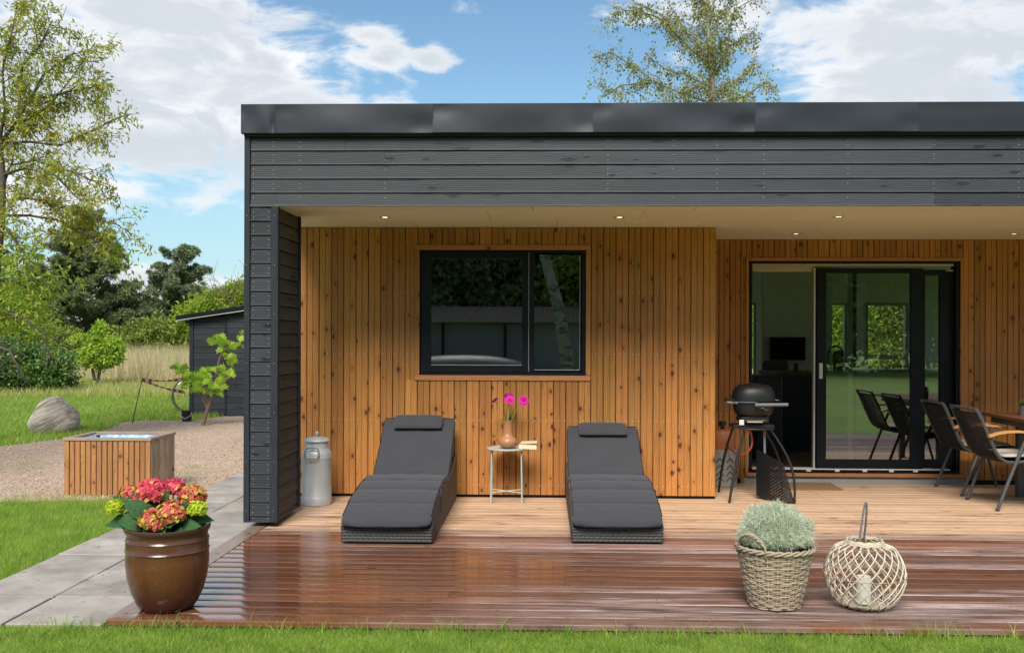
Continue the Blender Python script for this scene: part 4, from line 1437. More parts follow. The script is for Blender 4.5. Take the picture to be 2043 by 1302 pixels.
# ------------------------------------------------------------------ loungers
def lounger(px_front, Yfr, top_h, back_y, label, seed):
    rr = random.Random(seed)
    xc = px_front
    t = thing('sun_lounger', label, 'sun lounger', (xc, Yfr, 0), 0, 'rattan sun loungers with dark cushions')
    Lf = 1.88
    hw = 0.305
    # side outline of the woven base
    tp = [(0.0, .105), (.02, .118), (.18, .175), (.45, .235), (.8, .262), (1.15, .262), (1.35, .285), (1.6, .335), (1.80, .385), (1.83, .38)]
    if top_h < .68:
        tp = [(0.0, .105), (.02, .118), (.2, .17), (.5, .225), (.85, .25), (1.2, .25), (1.4, .262), (1.6, .285), (1.80, .31), (1.83, .305)]

    def topz(yy):
        return float(np.interp(yy, [a for a, b in tp], [b for a, b in tp]))

    def weave(nu, nv, fn, name, cu, cv, amp=0.0045):
        vs = []
        for j in range(nv + 1):
            for i in range(nu + 1):
                u, v = i / nu, j / nv
                p, nrm = fn(u, v)
                rowi = int(v * cv * .9999)
                ph = u * cu * pi + (pi / 2) * (rowi % 2)
                prof = abs(sin(v * cv * pi))
                h = amp * (prof * (0.55 + 0.75 * (sin(ph) ** 2)) - .2)
                vs.append(Vector(p) + Vector(nrm) * h)
        fs = [(j * (nu + 1) + i, j * (nu + 1) + i + 1, (j + 1) * (nu + 1) + i + 1, (j + 1) * (nu + 1) + i) for j in range(nv) for i in range(nu)]
        MB().add(vs, fs).build(name, 'rattan', t, smooth=0)

    weave(260, 40, lambda u, v: ((-hw + 2 * hw * u, 0, .012 + .10 * v), (0, -1, 0)), 'front_panel', 17, 5, .010)
    for s in (-1, 1):
        weave(300, 56, lambda u, v: ((s * hw, 0.0 + Lf * .973 * u, .012 + (topz(Lf * .973 * u) - .012) * v), (s, 0, 0)), 'side_panel', 54, 12, .006)
        # rim braid along the top of the side
        pts = [(s * (hw - .004), yy, topz(yy) + .002) for yy in np.linspace(0, 1.83, 30)]
        MB().tube(pts, .012, 6).build('side_rim', 'rattan', t, smooth=60)
    MB().box((-hw, 1.80, .012), (hw, 1.83, topz(1.8) - .02), .004).build('rear_panel', 'rattan', t)
    # inner carcass so that nothing shows through
    poly_ = [(.012, .014), (1.8, .014)] + [(a, b - .02) for a, b in tp[::-1] if .0 < a < 1.82]
    MB().prism([(a, b) for a, b in poly_], -hw + .006, hw - .006, 'x').build('frame', 'black_metal', t)
    for sx in (-hw + .03, hw - .03):
        for sy in (.05, 1.75):
            MB().lathe([(.018, 0), (.018, .013)], 10, (sx, sy, 0), cap_t=True).build('foot', 'black_metal', t)
    # cushion: cross sections along a path
    bh = top_h
    by = back_y
    path_ = [(-.055, .118), (-.045, .150), (.02, .172), (.207, .228), (.215, .208), (.223, .231), (.35, .256), (.506, .276), (.514, .254), (.522, .278), (.64, .293), (.757, .300), (.765, .277),
             (.773, .301), (.9, .302), (1.02, .296), (1.16, .280), (1.185, .258), (1.21, .290)]
    n0 = len(path_)
    q0 = path_[-1]
    for k in range(1, 13):
        u = k / 12
        path_.append((q0[0] + (by - q0[0]) * u, q0[1] + (bh - q0[1]) * u - 0.035 * sin(pi * u) * (1 - .3 * u)))
    # offset down for thickness
    th = .048
    prof = 18
    cw = 0.306
    vs, fs = [], []
    m = len(path_)
    ring = []
    for k in range(prof):
        a = 2 * pi * k / prof
        sx = abs(cos(a)) ** .28 * (1 if cos(a) >= 0 else -1)
        sz = abs(sin(a)) ** .55 * (1 if sin(a) >= 0 else -1)
        ring.append((sx, sz))
    xsn = 26
    # top and bottom sheet with rounded side
    CRE = [k for k, q in enumerate(path_) if q[0] in (.215, .514, .765, 1.185)]
    cross_ = [(-1, -.15), (-1.0, -.6), (-.985, -.9), (-.96, -1)] + [(-.9 + 1.8 * k / 12, -1) for k in range(13)] + [(.96, -1), (.985, -.9), (1, -.6), (1, -.15), (1, .2), (.99, .62), (.965, .88)] + \
        [(.92 - 1.84 * k / 16, 1) for k in range(17)] + [(-.965, .88), (-.99, .62), (-1, .2)]
    nc = len(cross_)
    for i, (yy, zz) in enumerate(path_):
        a = path_[max(i - 1, 0)]
        b_ = path_[min(i + 1, m - 1)]
        tx, tz = b_[0] - a[0], b_[1] - a[1]
        L = sqrt(tx * tx + tz * tz)
        nxn, nzn = -tz / L, tx / L
        endf = [.94, .985, 1][min(i, 2)] * (1 if i < m - 1 else .965)
        thf = [.35, .8, 1][min(i, 2)] * (1 if i < m - 1 else .55)
        wv = .0018 * sin(i * 1.7 + seed) if i > 2 else 0
        for cxn, czn in cross_:
            h = th * .5 * czn * thf * (.30 if (czn >= 1 and i in CRE) else 1)
            if czn >= 1:
                h += .006 * (1 - cxn ** 2) + .0022 * sin(cxn * 9 + i * .9 + seed) + .0016 * rr.uniform(-1, 1)
            vs.append((cxn * cw * endf + wv, yy + nxn * h, zz + nzn * h))
    for i in range(m - 1):
        for k in range(nc):
            k2 = (k + 1) % nc
            fs.append((i * nc + k, i * nc + k2, (i + 1) * nc + k2, (i + 1) * nc + k))
    fs.append(tuple(range(nc))[::-1])
    fs.append(tuple(range((m - 1) * nc, m * nc)))
    cu = MB().add(vs, fs).build('cushion', 'cushion', t, smooth=50)
    md = cu.modifiers.new('s', 'SUBSURF')
    md.levels = md.render_levels = 1
    # piping round the upper edge
    pl = []
    for s in (-1, 1):
        seq = []
        for i in range(2, m):
            yy, zz = path_[i]
            a, b_ = path_[i - 1], path_[min(i + 1, m - 1)]
            tx, tz = b_[0] - a[0], b_[1] - a[1]
            L = sqrt(tx * tx + tz * tz)
            seq.append((s * cw * .985 + (.0018 * sin(i * 1.7 + seed) if i > 2 else 0), yy - tz / L * th * .36, zz + tx / L * th * .36))
        pl.append(seq[:-1])
    MB().tube(pl[0][:-1] + [(pl[0][-1][0] * .98, pl[0][-1][1] + .02, pl[0][-1][2] + .02), (pl[1][-1][0] * .98, pl[1][-1][1] + .02, pl[1][-1][2] + .02)] + pl[1][:-1][::-1], .0035, 5).build('piping', 'black_metal', cu, smooth=60)
    # head pillow
    u = 0.835
    zb = .285 + (bh - .285) * u
    yb = q0[0] + (by - q0[0]) * u
    ang = atan2(bh - .286, by - q0[0])
    mb = MB()
    NX, NY = 20, 10
    for sgn in (1, -1):
        vs = []
        for j in range(NY + 1):
            for i in range(NX + 1):
                uu, vv = 2 * i / NX - 1, 2 * j / NY - 1
                hgt = .030 * (max(0, 1 - abs(uu) ** 6) ** .45) * (max(0, 1 - abs(vv) ** 3.2) ** .5)
                cx2 = uu * .205 * (1 - .02 * vv * vv)
                cy2 = vv * .082 * (1 - .03 * uu ** 8)
                vs.append((cx2, cy2, sgn * hgt))
        fs = [(j * (NX + 1) + i, j * (NX + 1) + i + 1, (j + 1) * (NX + 1) + i + 1, (j + 1) * (NX + 1) + i) for j in range(NY) for i in range(NX)]
        mb.add(vs, fs)
    sh = rr.uniform(-.02, .02)
    R = Matrix.Rotation(ang, 4, 'X') @ Matrix.Rotation(rr.uniform(-.02, .02), 4, 'Z')
    off = Vector((sh, yb - sin(ang) * (-.0) - sin(ang) * .052, zb + cos(ang) * .052))
    mb.v = [tuple((R @ Vector(v)) + off) for v in mb.v]
    mb.build('head_pillow', 'cushion', t, smooth=60)
    # tie strap hanging at the side
    mb = MB()
    yy = .50
    mb.prism([(yy, .25), (yy + .03, .25), (yy + .075, .12), (yy + .045, .115)], hw + .006, hw + .0095, 'x')
    mb.prism([(yy + .0, .29), (yy + .035, .285), (yy + .03, .24), (yy - .005, .245)], hw - .012, hw + .012, 'x')
    mb.build('tie_strap', 'cushion', t)
    return t


L1 = G(771, 1085, 0)
lounger(L1.x, L1.y, .705, 1.79, 'dark rattan lounger with its back raised higher, between milk can and side table', 3)
L2 = G(1232, 1085, 0)
lounger(L2.x, L2.y, .630, 1.80, 'dark rattan lounger with its back set lower, standing right of the little round side table', 8)

# ------------------------------------------------------------------ side table, vase, flowers, book
ST = P(1011, 893, 8.17)
st = thing('side_table', 'small round sage green metal side table between the two loungers', 'side table', (ST.x, 8.17, 0))
TZ = P(1011, 893, 8.17).z
MB().lathe([(.166, -.003), (.169, 0), (.169, .006), (.167, .008), (.161, .008), (.158, .004), (.001, .004)], 48, (0, 0, TZ - .006)).build('table_top', 'sage', st, smooth=30)
LEG = []
for sx, sy in ((-1, -1), (1, -1), (-1, 1), (1, 1)):
    a, b_ = (sx * .131, sy * .07, 0), (sx * .124, sy * .066, TZ - .007)
    MB().tube([a, b_], .0065, 10).build('leg', 'sage', st, smooth=60)
    LEG.append((sx, sy))
zc = P(1011, 979, 8.17).z
for s in (-1, 1):
    MB().tube([(-.13, -.069 * s, zc - .004 * s), (.13, .069 * s, zc + .004 * s)], .005, 8).build('cross_brace', 'sage', st, smooth=60)
VX = P(1013, 890, 8.15)
va = thing('vase', 'brown terracotta bottle vase with a round belly on the side table', 'vase', (VX.x, 8.15, TZ + .002))
s_ = 1 / 236.0
MB().lathe([(.034, 0), (.038, .002), (.064, .016), (.078, .040), (.079, .058), (.070, .080), (.050, .096), (.042, .104), (.040, .13), (.040, .222), (.042, .226), (.038, .226), (.035, .20), (.034, .12)], 40).build('body', 'terracotta', va, smooth=50)
FL = [(987, 799, -.9, 'gerbera_dark', 'small dark pink gerbera facing away, leftmost in the vase', .30, .04),
      (1014, 790, .0, 'gerbera_dark', 'deep magenta gerbera behind the middle bloom of the vase', .0, .045),
      (1017, 797, .05, 'gerbera', 'bright pink gerbera in the middle in front of the darker bloom', .0, .043),
      (1045, 799, .9, 'gerbera', 'bright pink gerbera turned to the camera, rightmost in the vase', 1.0, .042)]
vtop = Vector((VX.x, 8.15, TZ + .225))
for i, (px, py, side, mt, lab, tilt, rad) in enumerate(FL):
    Yf = 8.15 + (.03 if i == 1 else -.02)
    c = P(px, py, Yf)
    t = thing('gerbera', lab, 'flower', tuple(vtop), 0)
    rel = c - vtop
    base = Vector((rel.x * .2, 0, -.12))
    mid = Vector((rel.x * .45, (Yf - 8.15) * .5, rel.z * .45))
    MB().tube([base, Vector((rel.x * .18, 0, 0.0)), mid, rel - Vector((rel.x * .12, -.008, .02)), rel], .0028, 6).build('stem', 'stem_green', t, smooth=60)
    facing = Vector((-.5, -.15, .7)) if i == 0 else Vector((0, -.5, .85)) if i == 1 else Vector((0, -.72, .62)) if i == 2 else Vector((-.05, -1, .12))
    facing.normalize()
    q = facing.to_track_quat('Z', 'Y')
    npet = 26
    pts, dirs = [], []
    for ringi, (rl, up) in enumerate(((1.0, .08), (.78, .28), (.52, .6))):
        for k in range(npet):
            a = 2 * pi * (k + ringi * .5) / npet
            d = q @ Vector((cos(a), sin(a), up))
            pts.append(tuple(rel + (q @ Vector((cos(a) * .006, sin(a) * .006, 0)))))
            dirs.append(tuple(d * rl * rad))
    P_ = np.array(pts); D_ = np.array(dirs)
    Ls = np.linalg.norm(D_, axis=1)
    n = len(P_)
    nf = np.array(facing)[None]
    d = unit(D_); side_ = unit(np.cross(d, nf))
    w_ = rad * .13
    V = np.stack([P_, P_ + d * Ls[:, None] * .6 + side_ * w_, P_ + D_ * 1.0, P_ + d * Ls[:, None] * .6 - side_ * w_], 1).reshape(-1, 3)
    link('petals', np_mesh('petals', V, np.arange(4 * n).reshape(-1, 4), mt), t)
    mb = MB().lathe([(.001, .009), (.008, .008), (.011, .004)], 12, cap_b=False)
    mb.v = [tuple((q @ Vector(v)) + rel) for v in mb.v]
    mb.build('heart', 'flower_heart', t, smooth=60)
bk = P(1054, 890, 8.12)
book = thing('book', 'open paperback book lying face down at the right edge of the side table', 'book', (bk.x, 8.12, TZ + .003), radians(-4))
mb = MB()
wv = [( -.075, .0), (-.04, .014), (0, .022), (.04, .024), (.078, .022)]
mb.box((-.075, -.055, 0), (.075, .055, .036), .002)
mb.v = [(x, y, z - .004 * (x / .075 + 1) * .5) for x, y, z in mb.v]
mb.build('pages', 'book_page', book)
mb = MB().box((-.068, -.05, .0385), (.080, .058, .0405))
mb.box((-.06, -.052, .041), (.078, .054, .056), .002)
mb.v = [(x, y, z + .006 * max(0, x / .07)) for x, y, z in mb.v]
mb.build('cover', 'book_cover', book)

# ------------------------------------------------------------------ milk can
mc = P(629, 1009, 7.97)
mcan = thing('milk_can', 'old grey galvanised milk can with lid behind the black fin wall', 'milk can', (mc.x, 8.02, 0))
MB().lathe([(.118, .0), (.124, .004), (.126, .06), (.123, .068), (.122, .07), (.1215, .38), (.1245, .388), (.1245, .400), (.1225, .404), (.124, .416), (.120, .434), (.105, .458), (.098, .466),
            (.0965, .47), (.0965, .52)], 48).build('body', 'galvanised', mcan, smooth=35)
MB().lathe([(.099, .521), (.108, .523), (.110, .531), (.107, .537), (.085, .553), (.04, .562), (.014, .564)], 48).build('lid', 'galvanised', mcan, smooth=40)
MB().lathe([(.010, .564), (.010, .575), (.016, .584), (.017, .598), (.010, .606), (.001, .607)], 16).build('knob', 'galvanised', mcan, smooth=50)
hp = []
for k in range(16):
    a = 2 * pi * k / 16
    ca, sa = cos(a), sin(a)
    xx = .052 * abs(ca) ** .5 * (1 if ca > 0 else -1)
    zz = .043 * abs(sa) ** .5 * (1 if sa > 0 else -1)
    hp.append((xx * 1.1 - .01, -.137 + .012 * (zz / .043), .436 + zz))
MB().tube(hp, .0058, 8, closed=True).build('handle', 'grey_plastic', mcan, smooth=60)

# ------------------------------------------------------------------ glazed pot with hydrangea
pc = G(331, 1213, 0)
PX, PY = pc.x, pc.y + .02
pot = thing('plant_pot', 'large brown glazed stoneware pot standing on the left corner of the deck', 'plant pot', (PX, PY, 0.002))
MB().lathe([(.120, 0), (.130, .003), (.150, .03), (.178, .09), (.196, .16), (.204, .22), (.206, .262), (.204, .292), (.2055, .300), (.209, .304), (.206, .309), (.2035, .313), (.2045, .34), (.2035, .352), (.207, .356),
            (.2035, .361), (.199, .372), (.199, .384), (.207, .398), (.213, .410), (.213, .420), (.206, .4245), (.195, .422), (.186, .412), (.182, .39)], 72).build('body', 'glaze', pot, smooth=45)
MB().lathe([(.183, .395), (.001, .402)], 32, cap_b=False).build('soil', 'soil', pot, smooth=0)
hy = thing('hydrangea', 'hydrangea with red, pink and lime flower heads growing in the brown pot', 'hydrangea', (PX, PY, .40))


def bigleaf(base, tip, width, curl=.15, up=(0, 0, 1)):
    base, tip = Vector(base), Vector(tip)
    d = tip - base
    L = d.length
    d.normalize()
    s = d.cross(Vector(up)).normalized()
    nrm = s.cross(d)
    mb = MB()
    M_, vs = 8, []
    for i in range(M_ + 1):
        u = i / M_
        wd = width * (sin(pi * min(1, u ** .75)) ** .8) * (1 if u < 1 else 0) * (1 + .04 * (-1) ** i)
        c = base + d * L * u + nrm * (L * curl * sin(pi * u) - .12 * L * u * u)
        for k in (-1, -.5, 0, .5, 1):
            vs.append(c + s * wd * .5 * k + nrm * (abs(k) * wd * .16 + (.004 if k == 0 and False else 0) + .0035 * (-1) ** i * (abs(k) > .1)))
    fs = [(i * 5 + k, i * 5 + k + 1, (i + 1) * 5 + k + 1, (i + 1) * 5 + k) for i in range(M_) for k in range(4)]
    return mb.add(vs, fs)


heads = [(303, 981, .074, 'petal_pink', -.02), (257, 985, .050, 'petal_mixed', .05), (347, 974, .055, 'petal_pink', .06), (384, 990, .066, 'petal_mixed', .0),
         (342, 1024, .072, 'petal_mixed', -.10), (307, 1038, .066, 'petal_mixed', -.12), (229, 1012, .045, 'petal_lime', -.04), (394, 1015, .048, 'petal_lime', -.07),
         (273, 1003, .045, 'petal_pink', .02)]
hcs = []
for px, py, rr_, mt, dy_ in heads:
    c = P(px, py, PY + dy_) - Vector((PX, PY, .40))
    hcs.append(c)
    nfl = int(360 * (rr_ / .07) ** 2) if mt != 'petal_lime' else 420
    dirs = unit(rng.normal(size=(nfl * 4, 3)))
    dirs = dirs[(dirs[:, 2] > -.65)][:nfl]
    nfl = len(dirs)
    cen = np.array(c)[None] + dirs * rr_ * (0.80 + .28 * rng.random((nfl, 1))) * np.array([[1.0, 1.0, .86]])
    P4, F4 = [], []
    sz = .0112 if mt != 'petal_lime' else .0062
    if mt == 'petal_mixed': sz = .0105
    dirs_n = unit(dirs + rng.normal(size=(nfl, 3)) * .42)
    a1 = unit(np.cross(dirs_n, rng.normal(size=(nfl, 3))))
    a2 = np.cross(dirs_n, a1)
    quads = []
    for k in range(4):
        an = k * pi / 2
        u_ = a1 * cos(an) + a2 * sin(an)
        v_ = -a1 * sin(an) + a2 * cos(an)
        s4 = (sz * (.75 + .5 * rng.random((nfl, 1))))
        quads.append(np.stack([cen, cen + u_ * s4 * .66 + v_ * s4 * .58 + dirs_n * s4 * .26, cen + u_ * s4 * 1.2 + dirs_n * s4 * .10, cen + u_ * s4 * .66 - v_ * s4 * .58 + dirs_n * s4 * .26], 1))
    # the four petals of a floret share their middle vertex: one island per floret
    V = np.concatenate([cen[:, None]] + [q[:, 1:] for q in quads], 1)
    Fk = np.array([[0, 1, 2, 3], [0, 4, 5, 6], [0, 7, 8, 9], [0, 10, 11, 12]])
    fo = (Fk[None] + 13 * np.arange(nfl)[:, None, None]).reshape(-1, 4)
    link('flower_head', np_mesh('flower_head', V.reshape(-1, 3), fo, mt), hy)
    # core to close the ball, coloured dark to shade the gaps between florets
    core = MB().lathe([(rr_ * .70 * sin(a), -rr_ * .62 * cos(a)) for a in np.linspace(.05, pi - .05, 9)], 14, tuple(c), False)
    core.build('flower_core', 'stem_green' if mt == 'petal_lime' else 'petal_core', hy, smooth=0)
    MB().tube([(c.x * .25, c.y * .25, -.02), (c.x * .7, c.y * .7, c.z * .5), c], .004, 6).build('stem', 'stem_green', hy)
lf = [((-.05, 0, .02), P(206, 1042, PY - .02), .11), ((-.04, .02, .05), P(222, 985, PY), .10), ((-.03, -.05, .04), P(262, 1036, PY - .14), .09), ((.05, 0, .04), P(425, 1034, PY - .02), .09),
      ((.05, -.05, .0), P(398, 1046, PY - .1), .09), ((0, -.08, .03), P(322, 1073, PY - .17), .085), ((-.06, -.08, .07), P(249, 997, PY - .1), .10), ((-.08, -.05, .02), P(232, 1034, PY - .05), .10),
      ((.08, -.03, .05), P(370, 1000, PY - .11), .07), ((.0, .0, .10), P(334, 975, PY - .05), .06), ((.06, -.05, .0), P(361, 1058, PY - .14), .08), ((-.02, -.02, .02), P(285, 1062, PY - .15), .09),
      ((-.02, .02, .03), P(275, 1020, PY - .10), .11), ((.02, .05, .02), P(390, 1040, PY + .05), .10), ((-.06, .04, .02), P(240, 1050, PY + .05), .10), ((.03, -.02, .05), P(402, 1000, PY + .02), .08),
      ((0, 0, .03), P(300, 1010, PY - .05), .10), ((0, .05, .05), P(300, 962, PY + .08), .08), ((.0, -.04, .02), P(340, 1056, PY - .12), .09), ((-.05, -.03, .05), P(263, 1012, PY - .12), .10)]
o_ = Vector((PX, PY, .40))
for a, tip, wd in lf:
    bigleaf(a, tip - o_, wd * 1.02, .14, (random.uniform(-.2, .2), -.75, .65)).build('leaf', 'leaf_hyd', hy, smooth=0)
for k in range(26):
    a = random.uniform(0, 2 * pi)
    r_ = random.uniform(.10, .20)
    bigleaf((cos(a) * .03, sin(a) * .03, .0), (cos(a) * r_, sin(a) * r_, random.uniform(.02, .14)), .095, .15, (random.uniform(-.3, .3), -.6, .7)).build('leaf', 'leaf_hyd', hy, smooth=0)

# ------------------------------------------------------------------ wicker basket with silver bush
bc = G(1548, 1210, 0)
BX, BY = bc.x, bc.y + .03
bask = thing('wicker_basket', 'grey brown wicker basket with hoop handles on the deck', 'basket', (BX, BY, 0.002))
H = .315
mb = MB()
nrow = 40
nst = 22


def brad(z):
    return .128 + (.196 - .128) * (z / H) ** .9


for j in range(nrow):
    z = .008 + (H - .03) * j / (nrow - 1)
    pts = []
    for k in range(nst * 4):
        a = 2 * pi * k / (nst * 4)
        rr_ = brad(z) + .0042 * cos(a * nst * .5 + ((j // 2) % 2) * pi) + random.uniform(-.0008, .0008)
        pts.append((rr_ * cos(a), rr_ * sin(a), z + .002 * sin(a * 3 + j)))
    mb.tube(pts, (.0034 if j % 5 else .0042), 5, closed=True)
mb.build('weave', 'wicker', bask, smooth=0)
mb = MB()
for k in range(nst):
    a = 2 * pi * (k + .0) / nst
    mb.tube([((brad(z)) * cos(a), (brad(z)) * sin(a), z) for z in np.linspace(0, H, 8)], .0045, 5)
mb.build('stakes', 'wicker', bask, smooth=0)
MB().lathe([(.125, .004), (.188, H - .02)], 32).build('liner', 'soil', bask, smooth=0)
for s in range(3):
    pts = []
    for k in range(60):
        a = 2 * pi * k / 60
        pts.append(((.197 + .008 * cos(a * 9 + s * 2.1)) * cos(a), (.197 + .008 * cos(a * 9 + s * 2.1)) * sin(a), H - .008 + .009 * sin(a * 9 + s * 2.1)))
    MB().tube(pts, .0065, 6, closed=True).build('rim_braid', 'wicker', bask, smooth=0)
for (cdir) in (radians(218), radians(38)):
    hd = thing('handle', None, None)
    hd.parent = bask
    for s in range(3):
        pts = []
        for k in range(26):
            u = k / 25
            a = cdir + (u - .5) * .95
            rr_ = .20 + .008 * cos(u * 18 + s * 2.1)
            hh_ = H + .075 * sin(pi * u) ** .6 + .006 * sin(u * 18 + s * 2.1) - .03 * (1 if u in (0, 1) else 0)
            pts.append((rr_ * cos(a), rr_ * sin(a), hh_))
        MB().tube(pts, .005, 6).build('handle_strand', 'wicker', hd, smooth=0)
bush = thing('cushion_bush', 'round silver cushion bush growing in the wicker basket', 'shrub', (BX, BY, .30))
# fine wiry shoots
nn = 30000
d = unit(rng.normal(size=(nn, 3)))
d = d[d[:, 2] > -.15]
nn = len(d)
rad_ = (.45 + .55 * rng.random((nn, 1)) ** .35)
ctr = np.array([[0.0, 0, .06]])
p0 = ctr + d * rad_ * np.array([[.180, .180, .160]]) * (1 + .06 * np.sin(d[:, :1] * 9) + .07 * np.sin(d[:, 2:3] * 8 + d[:, 1:2] * 6) + .05 * np.sin(d[:, :1] * 17 + d[:, 2:3] * 13))
dd = unit(d + rng.normal(size=(nn, 3)) * .9)
Ls = .014 + .026 * rng.random((nn, 1))
sd_ = unit(np.cross(dd, rng.normal(size=(nn, 3)))) * .0008
mid = p0 + dd * Ls * .5 + rng.normal(size=(nn, 3)) * .004
tip = mid + unit(dd + rng.normal(size=(nn, 3)) * .7) * Ls * .6
V = np.stack([p0 - sd_, p0 + sd_, mid + sd_, tip, mid - sd_], 1).reshape(-1, 3)
link('foliage', np_mesh('foliage', V, tri5(nn), 'silver'), bush)
nw = 5000
d = unit(rng.normal(size=(nw, 3))); d = d[d[:, 2] > -.05]; nw = len(d)
p0 = ctr + d * np.array([[.176, .176, .156]]) * (.93 + .1 * rng.random((nw, 1)))
dd = unit(d + rng.normal(size=(nw, 3)) * .35 + np.array([[0, 0, .25]]))
Lw = .012 + .026 * rng.random((nw, 1)) ** 2
sd_ = unit(np.cross(dd, rng.normal(size=(nw, 3)))) * .0008
mid = p0 + dd * Lw * .55; tip = mid + unit(dd + rng.normal(size=(nw, 3)) * .5) * Lw * .5
V = np.stack([p0 - sd_, p0 + sd_, mid + sd_, tip, mid - sd_], 1).reshape(-1, 3)
link('shoots', np_mesh('shoots', V, tri5(nw), 'silver'), bush)
MB().lathe([(.140 * sin(a), .055 - .112 * cos(a)) for a in np.linspace(.9, pi - .02, 12)], 24, cap_b=False).build('inner_growth', 'silver', bush, smooth=0)

# ------------------------------------------------------------------ willow lantern
lc = G(1727, 1211, 0)
LX, LY = lc.x, lc.y + .02
lan = thing('willow_lantern', 'round open willow lantern with a tall rope loop on the deck', 'lantern', (LX, LY, 0.004))
LH, LR = .335, .200


def lrad(z):
    u = z / LH
    return .085 + (LR - .085) * sin(pi * (u * .93 + .035)) ** .62 if u < .97 else .092


for sgn in (1, -1):
    for k in range(21):
        pts = []
        for j in range(16):
            u = j / 15
            a = 2 * pi * k / 21 + sgn * (u - .5) * 1.45 + (.1 if sgn < 0 else 0)
            rr_ = lrad(.008 + (LH - .016) * u) + sgn * .004 + random.uniform(-.0015, .0015)
            pts.append((rr_ * cos(a), rr_ * sin(a), .008 + (LH - .016) * u))
        MB().tube(pts, .0036, 6).build('willow_rod', 'willow', lan, smooth=0)
for rr_, z, th in ((.092, LH, .006), (.100, LH - .008, .005), (.090, LH + .008, .004), (.105, .008, .006), (.118, .016, .005), (.095, .003, .004)):
    pts = [(rr_ * cos(a) + random.uniform(-.002, .002), rr_ * sin(a), z + .003 * sin(a * 11)) for a in np.linspace(0, 2 * pi, 40)[:-1]]
    MB().tube(pts, th, 6, closed=True).build('ring', 'willow', lan, smooth=0)
pts = [((lrad(LH * .5) + .006) * cos(a), (lrad(LH * .5) + .006) * sin(a), LH * .50 + .003 * sin(a * 17)) for a in np.linspace(0, 2 * pi, 60)[:-1]]
MB().tube(pts, .0022, 5, closed=True).build('binding_wire', 'wicker', lan, smooth=0)
MB().lathe([(.001, .004), (.11, .006)], 24, cap_b=False).build('base_weave', 'willow', lan)
rope = [(-.055, -.07, LH - .02), (-.05, -.068, LH + .005), (-.03, -.04, LH + .09), (-.008, -.01, LH + .17), (.004, 0, LH + .202), (.010, 0, LH + .2), (.012, 0.005, LH + .16), (.012, .02, LH + .08), (.012, .04, LH + .02), (.012, .05, LH - .01)]
rp = []
for i in range(len(rope) - 1):
    for k in range(5):
        q = Vector(rope[i]).lerp(Vector(rope[i + 1]), k / 5)
        rp.append(q)
MB().tube(rp, [.0048 + .0011 * (i % 2) for i in range(len(rp))], 7).build('rope_handle', 'rope_grey', lan, smooth=0)
MB().lathe([(.067, .012), (.068, .235)], 36, cap_b=False).build('candle_glass', 'clear_glass', None, (LX, LY, .004), smooth=40,
    label='clear glass cylinder standing inside the willow lantern', cat='glass')
cnd = thing('candle', 'thick cream pillar candle burning inside the glass of the lantern', 'candle', (LX - .004, LY, .019))
MB().lathe([(.037, 0), (.0375, .13), (.036, .140), (.028, .1385), (.02, .132), (.001, .130)], 32).build('wax', 'wax', cnd, smooth=40)
MB().tube([(0, 0, .13), (0, 0, .146)], .0012, 5).build('wick', 'black_metal', cnd)
MB().lathe([(.001, .143), (.0035, .150), (.0038, .156), (.002, .165), (.0005, .172)], 10, cap_b=False).build('flame', 'flame', cnd, smooth=0)

# ------------------------------------------------------------------ gas grill on its cart
GY = 8.42
gc = P(1503, 800, GY)
gr = thing('gas_grill', 'black portable gas grill on a splayed cart with perforated side panel', 'grill', (gc.x, GY, 0))
zl = P(1503, 799, GY).z            # lid line
zt_ = P(1503, 764, GY).z
zbm = P(1503, 834, GY).z


def dome(rx, ry, hz, z0, n=28, m=8, pw=2.6, sign=1):
    mb = MB()
    vs = []
    for j in range(m + 1):
        v = j / m
        sc = (1 - v ** pw) ** (1 / pw) if v < 1 else .02
        for k in range(n):
            a = 2 * pi * k / n
            ca, sa = cos(a), sin(a)
            x_ = rx * abs(ca) ** .78 * (1 if ca > 0 else -1)
            y_ = ry * abs(sa) ** .78 * (1 if sa > 0 else -1)
            vs.append((x_ * sc, y_ * sc, z0 + sign * hz * v))
    fs = [(j * n + k, j * n + (k + 1) % n, (j + 1) * n + (k + 1) % n, (j + 1) * n + k) for j in range(m) for k in range(n)]
    fs.append(tuple(range(m * n, (m + 1) * n)))
    return mb.add(vs, fs)


dome(.180, .152, zt_ - zl, zl + .004, pw=3.0).build('lid', 'bbq_enamel', gr, (0, 0, 0), smooth=50)
dome(.172, .148, zl - zbm, zl - .002, pw=3.2, sign=-1).build('cook_box', 'bbq_enamel', gr, smooth=50)
mb = MB().tube([(-.19, -.08, zl - .005), (-.11, -.158, zl - .002), (-.02, -.165, zl - .004), (.02, -.165, zl - .016)], .004, 6)
mb.build('lid_rim', 'grey_handle', gr, smooth=60)
mb = MB().tube([(-.03, -.205, zl - .022), (.245, -.205, zl - .018)], .0145, 12)
mb.build('handle_bar', 'grey_handle', gr, smooth=50)
mb = MB()
for xx in (-.02, .23):
    mb.tube([(xx, -.205, zl - .02), (xx * .9, -.13, zl - .01)], .008, 6)
mb.build('handle_bracket', 'bbq_enamel', gr)
MB().box((-.245, -.06, zl + .0), (-.165, .06, zl + .018), .006).build('side_handle', 'bbq_enamel', gr)
MB().box((.15, -.04, zl + .004), (.215, .04, zl + .010), .003).build('side_handle', 'grey_plastic', gr)
MB().tube([(-.235, -.05, zl - .01), (-.15, -.08, zl - .018)], .009, 8).build('hinge_tube', 'grey_plastic', gr)
# emblem wave on the front of the box
mb = MB().tube([(.03, -.158, zl - .055), (.045, -.160, zl - .048), (.06, -.160, zl - .056), (.075, -.160, zl - .068), (.095, -.158, zl - .066)], .003, 5)
mb.build('emblem', 'chrome', gr)
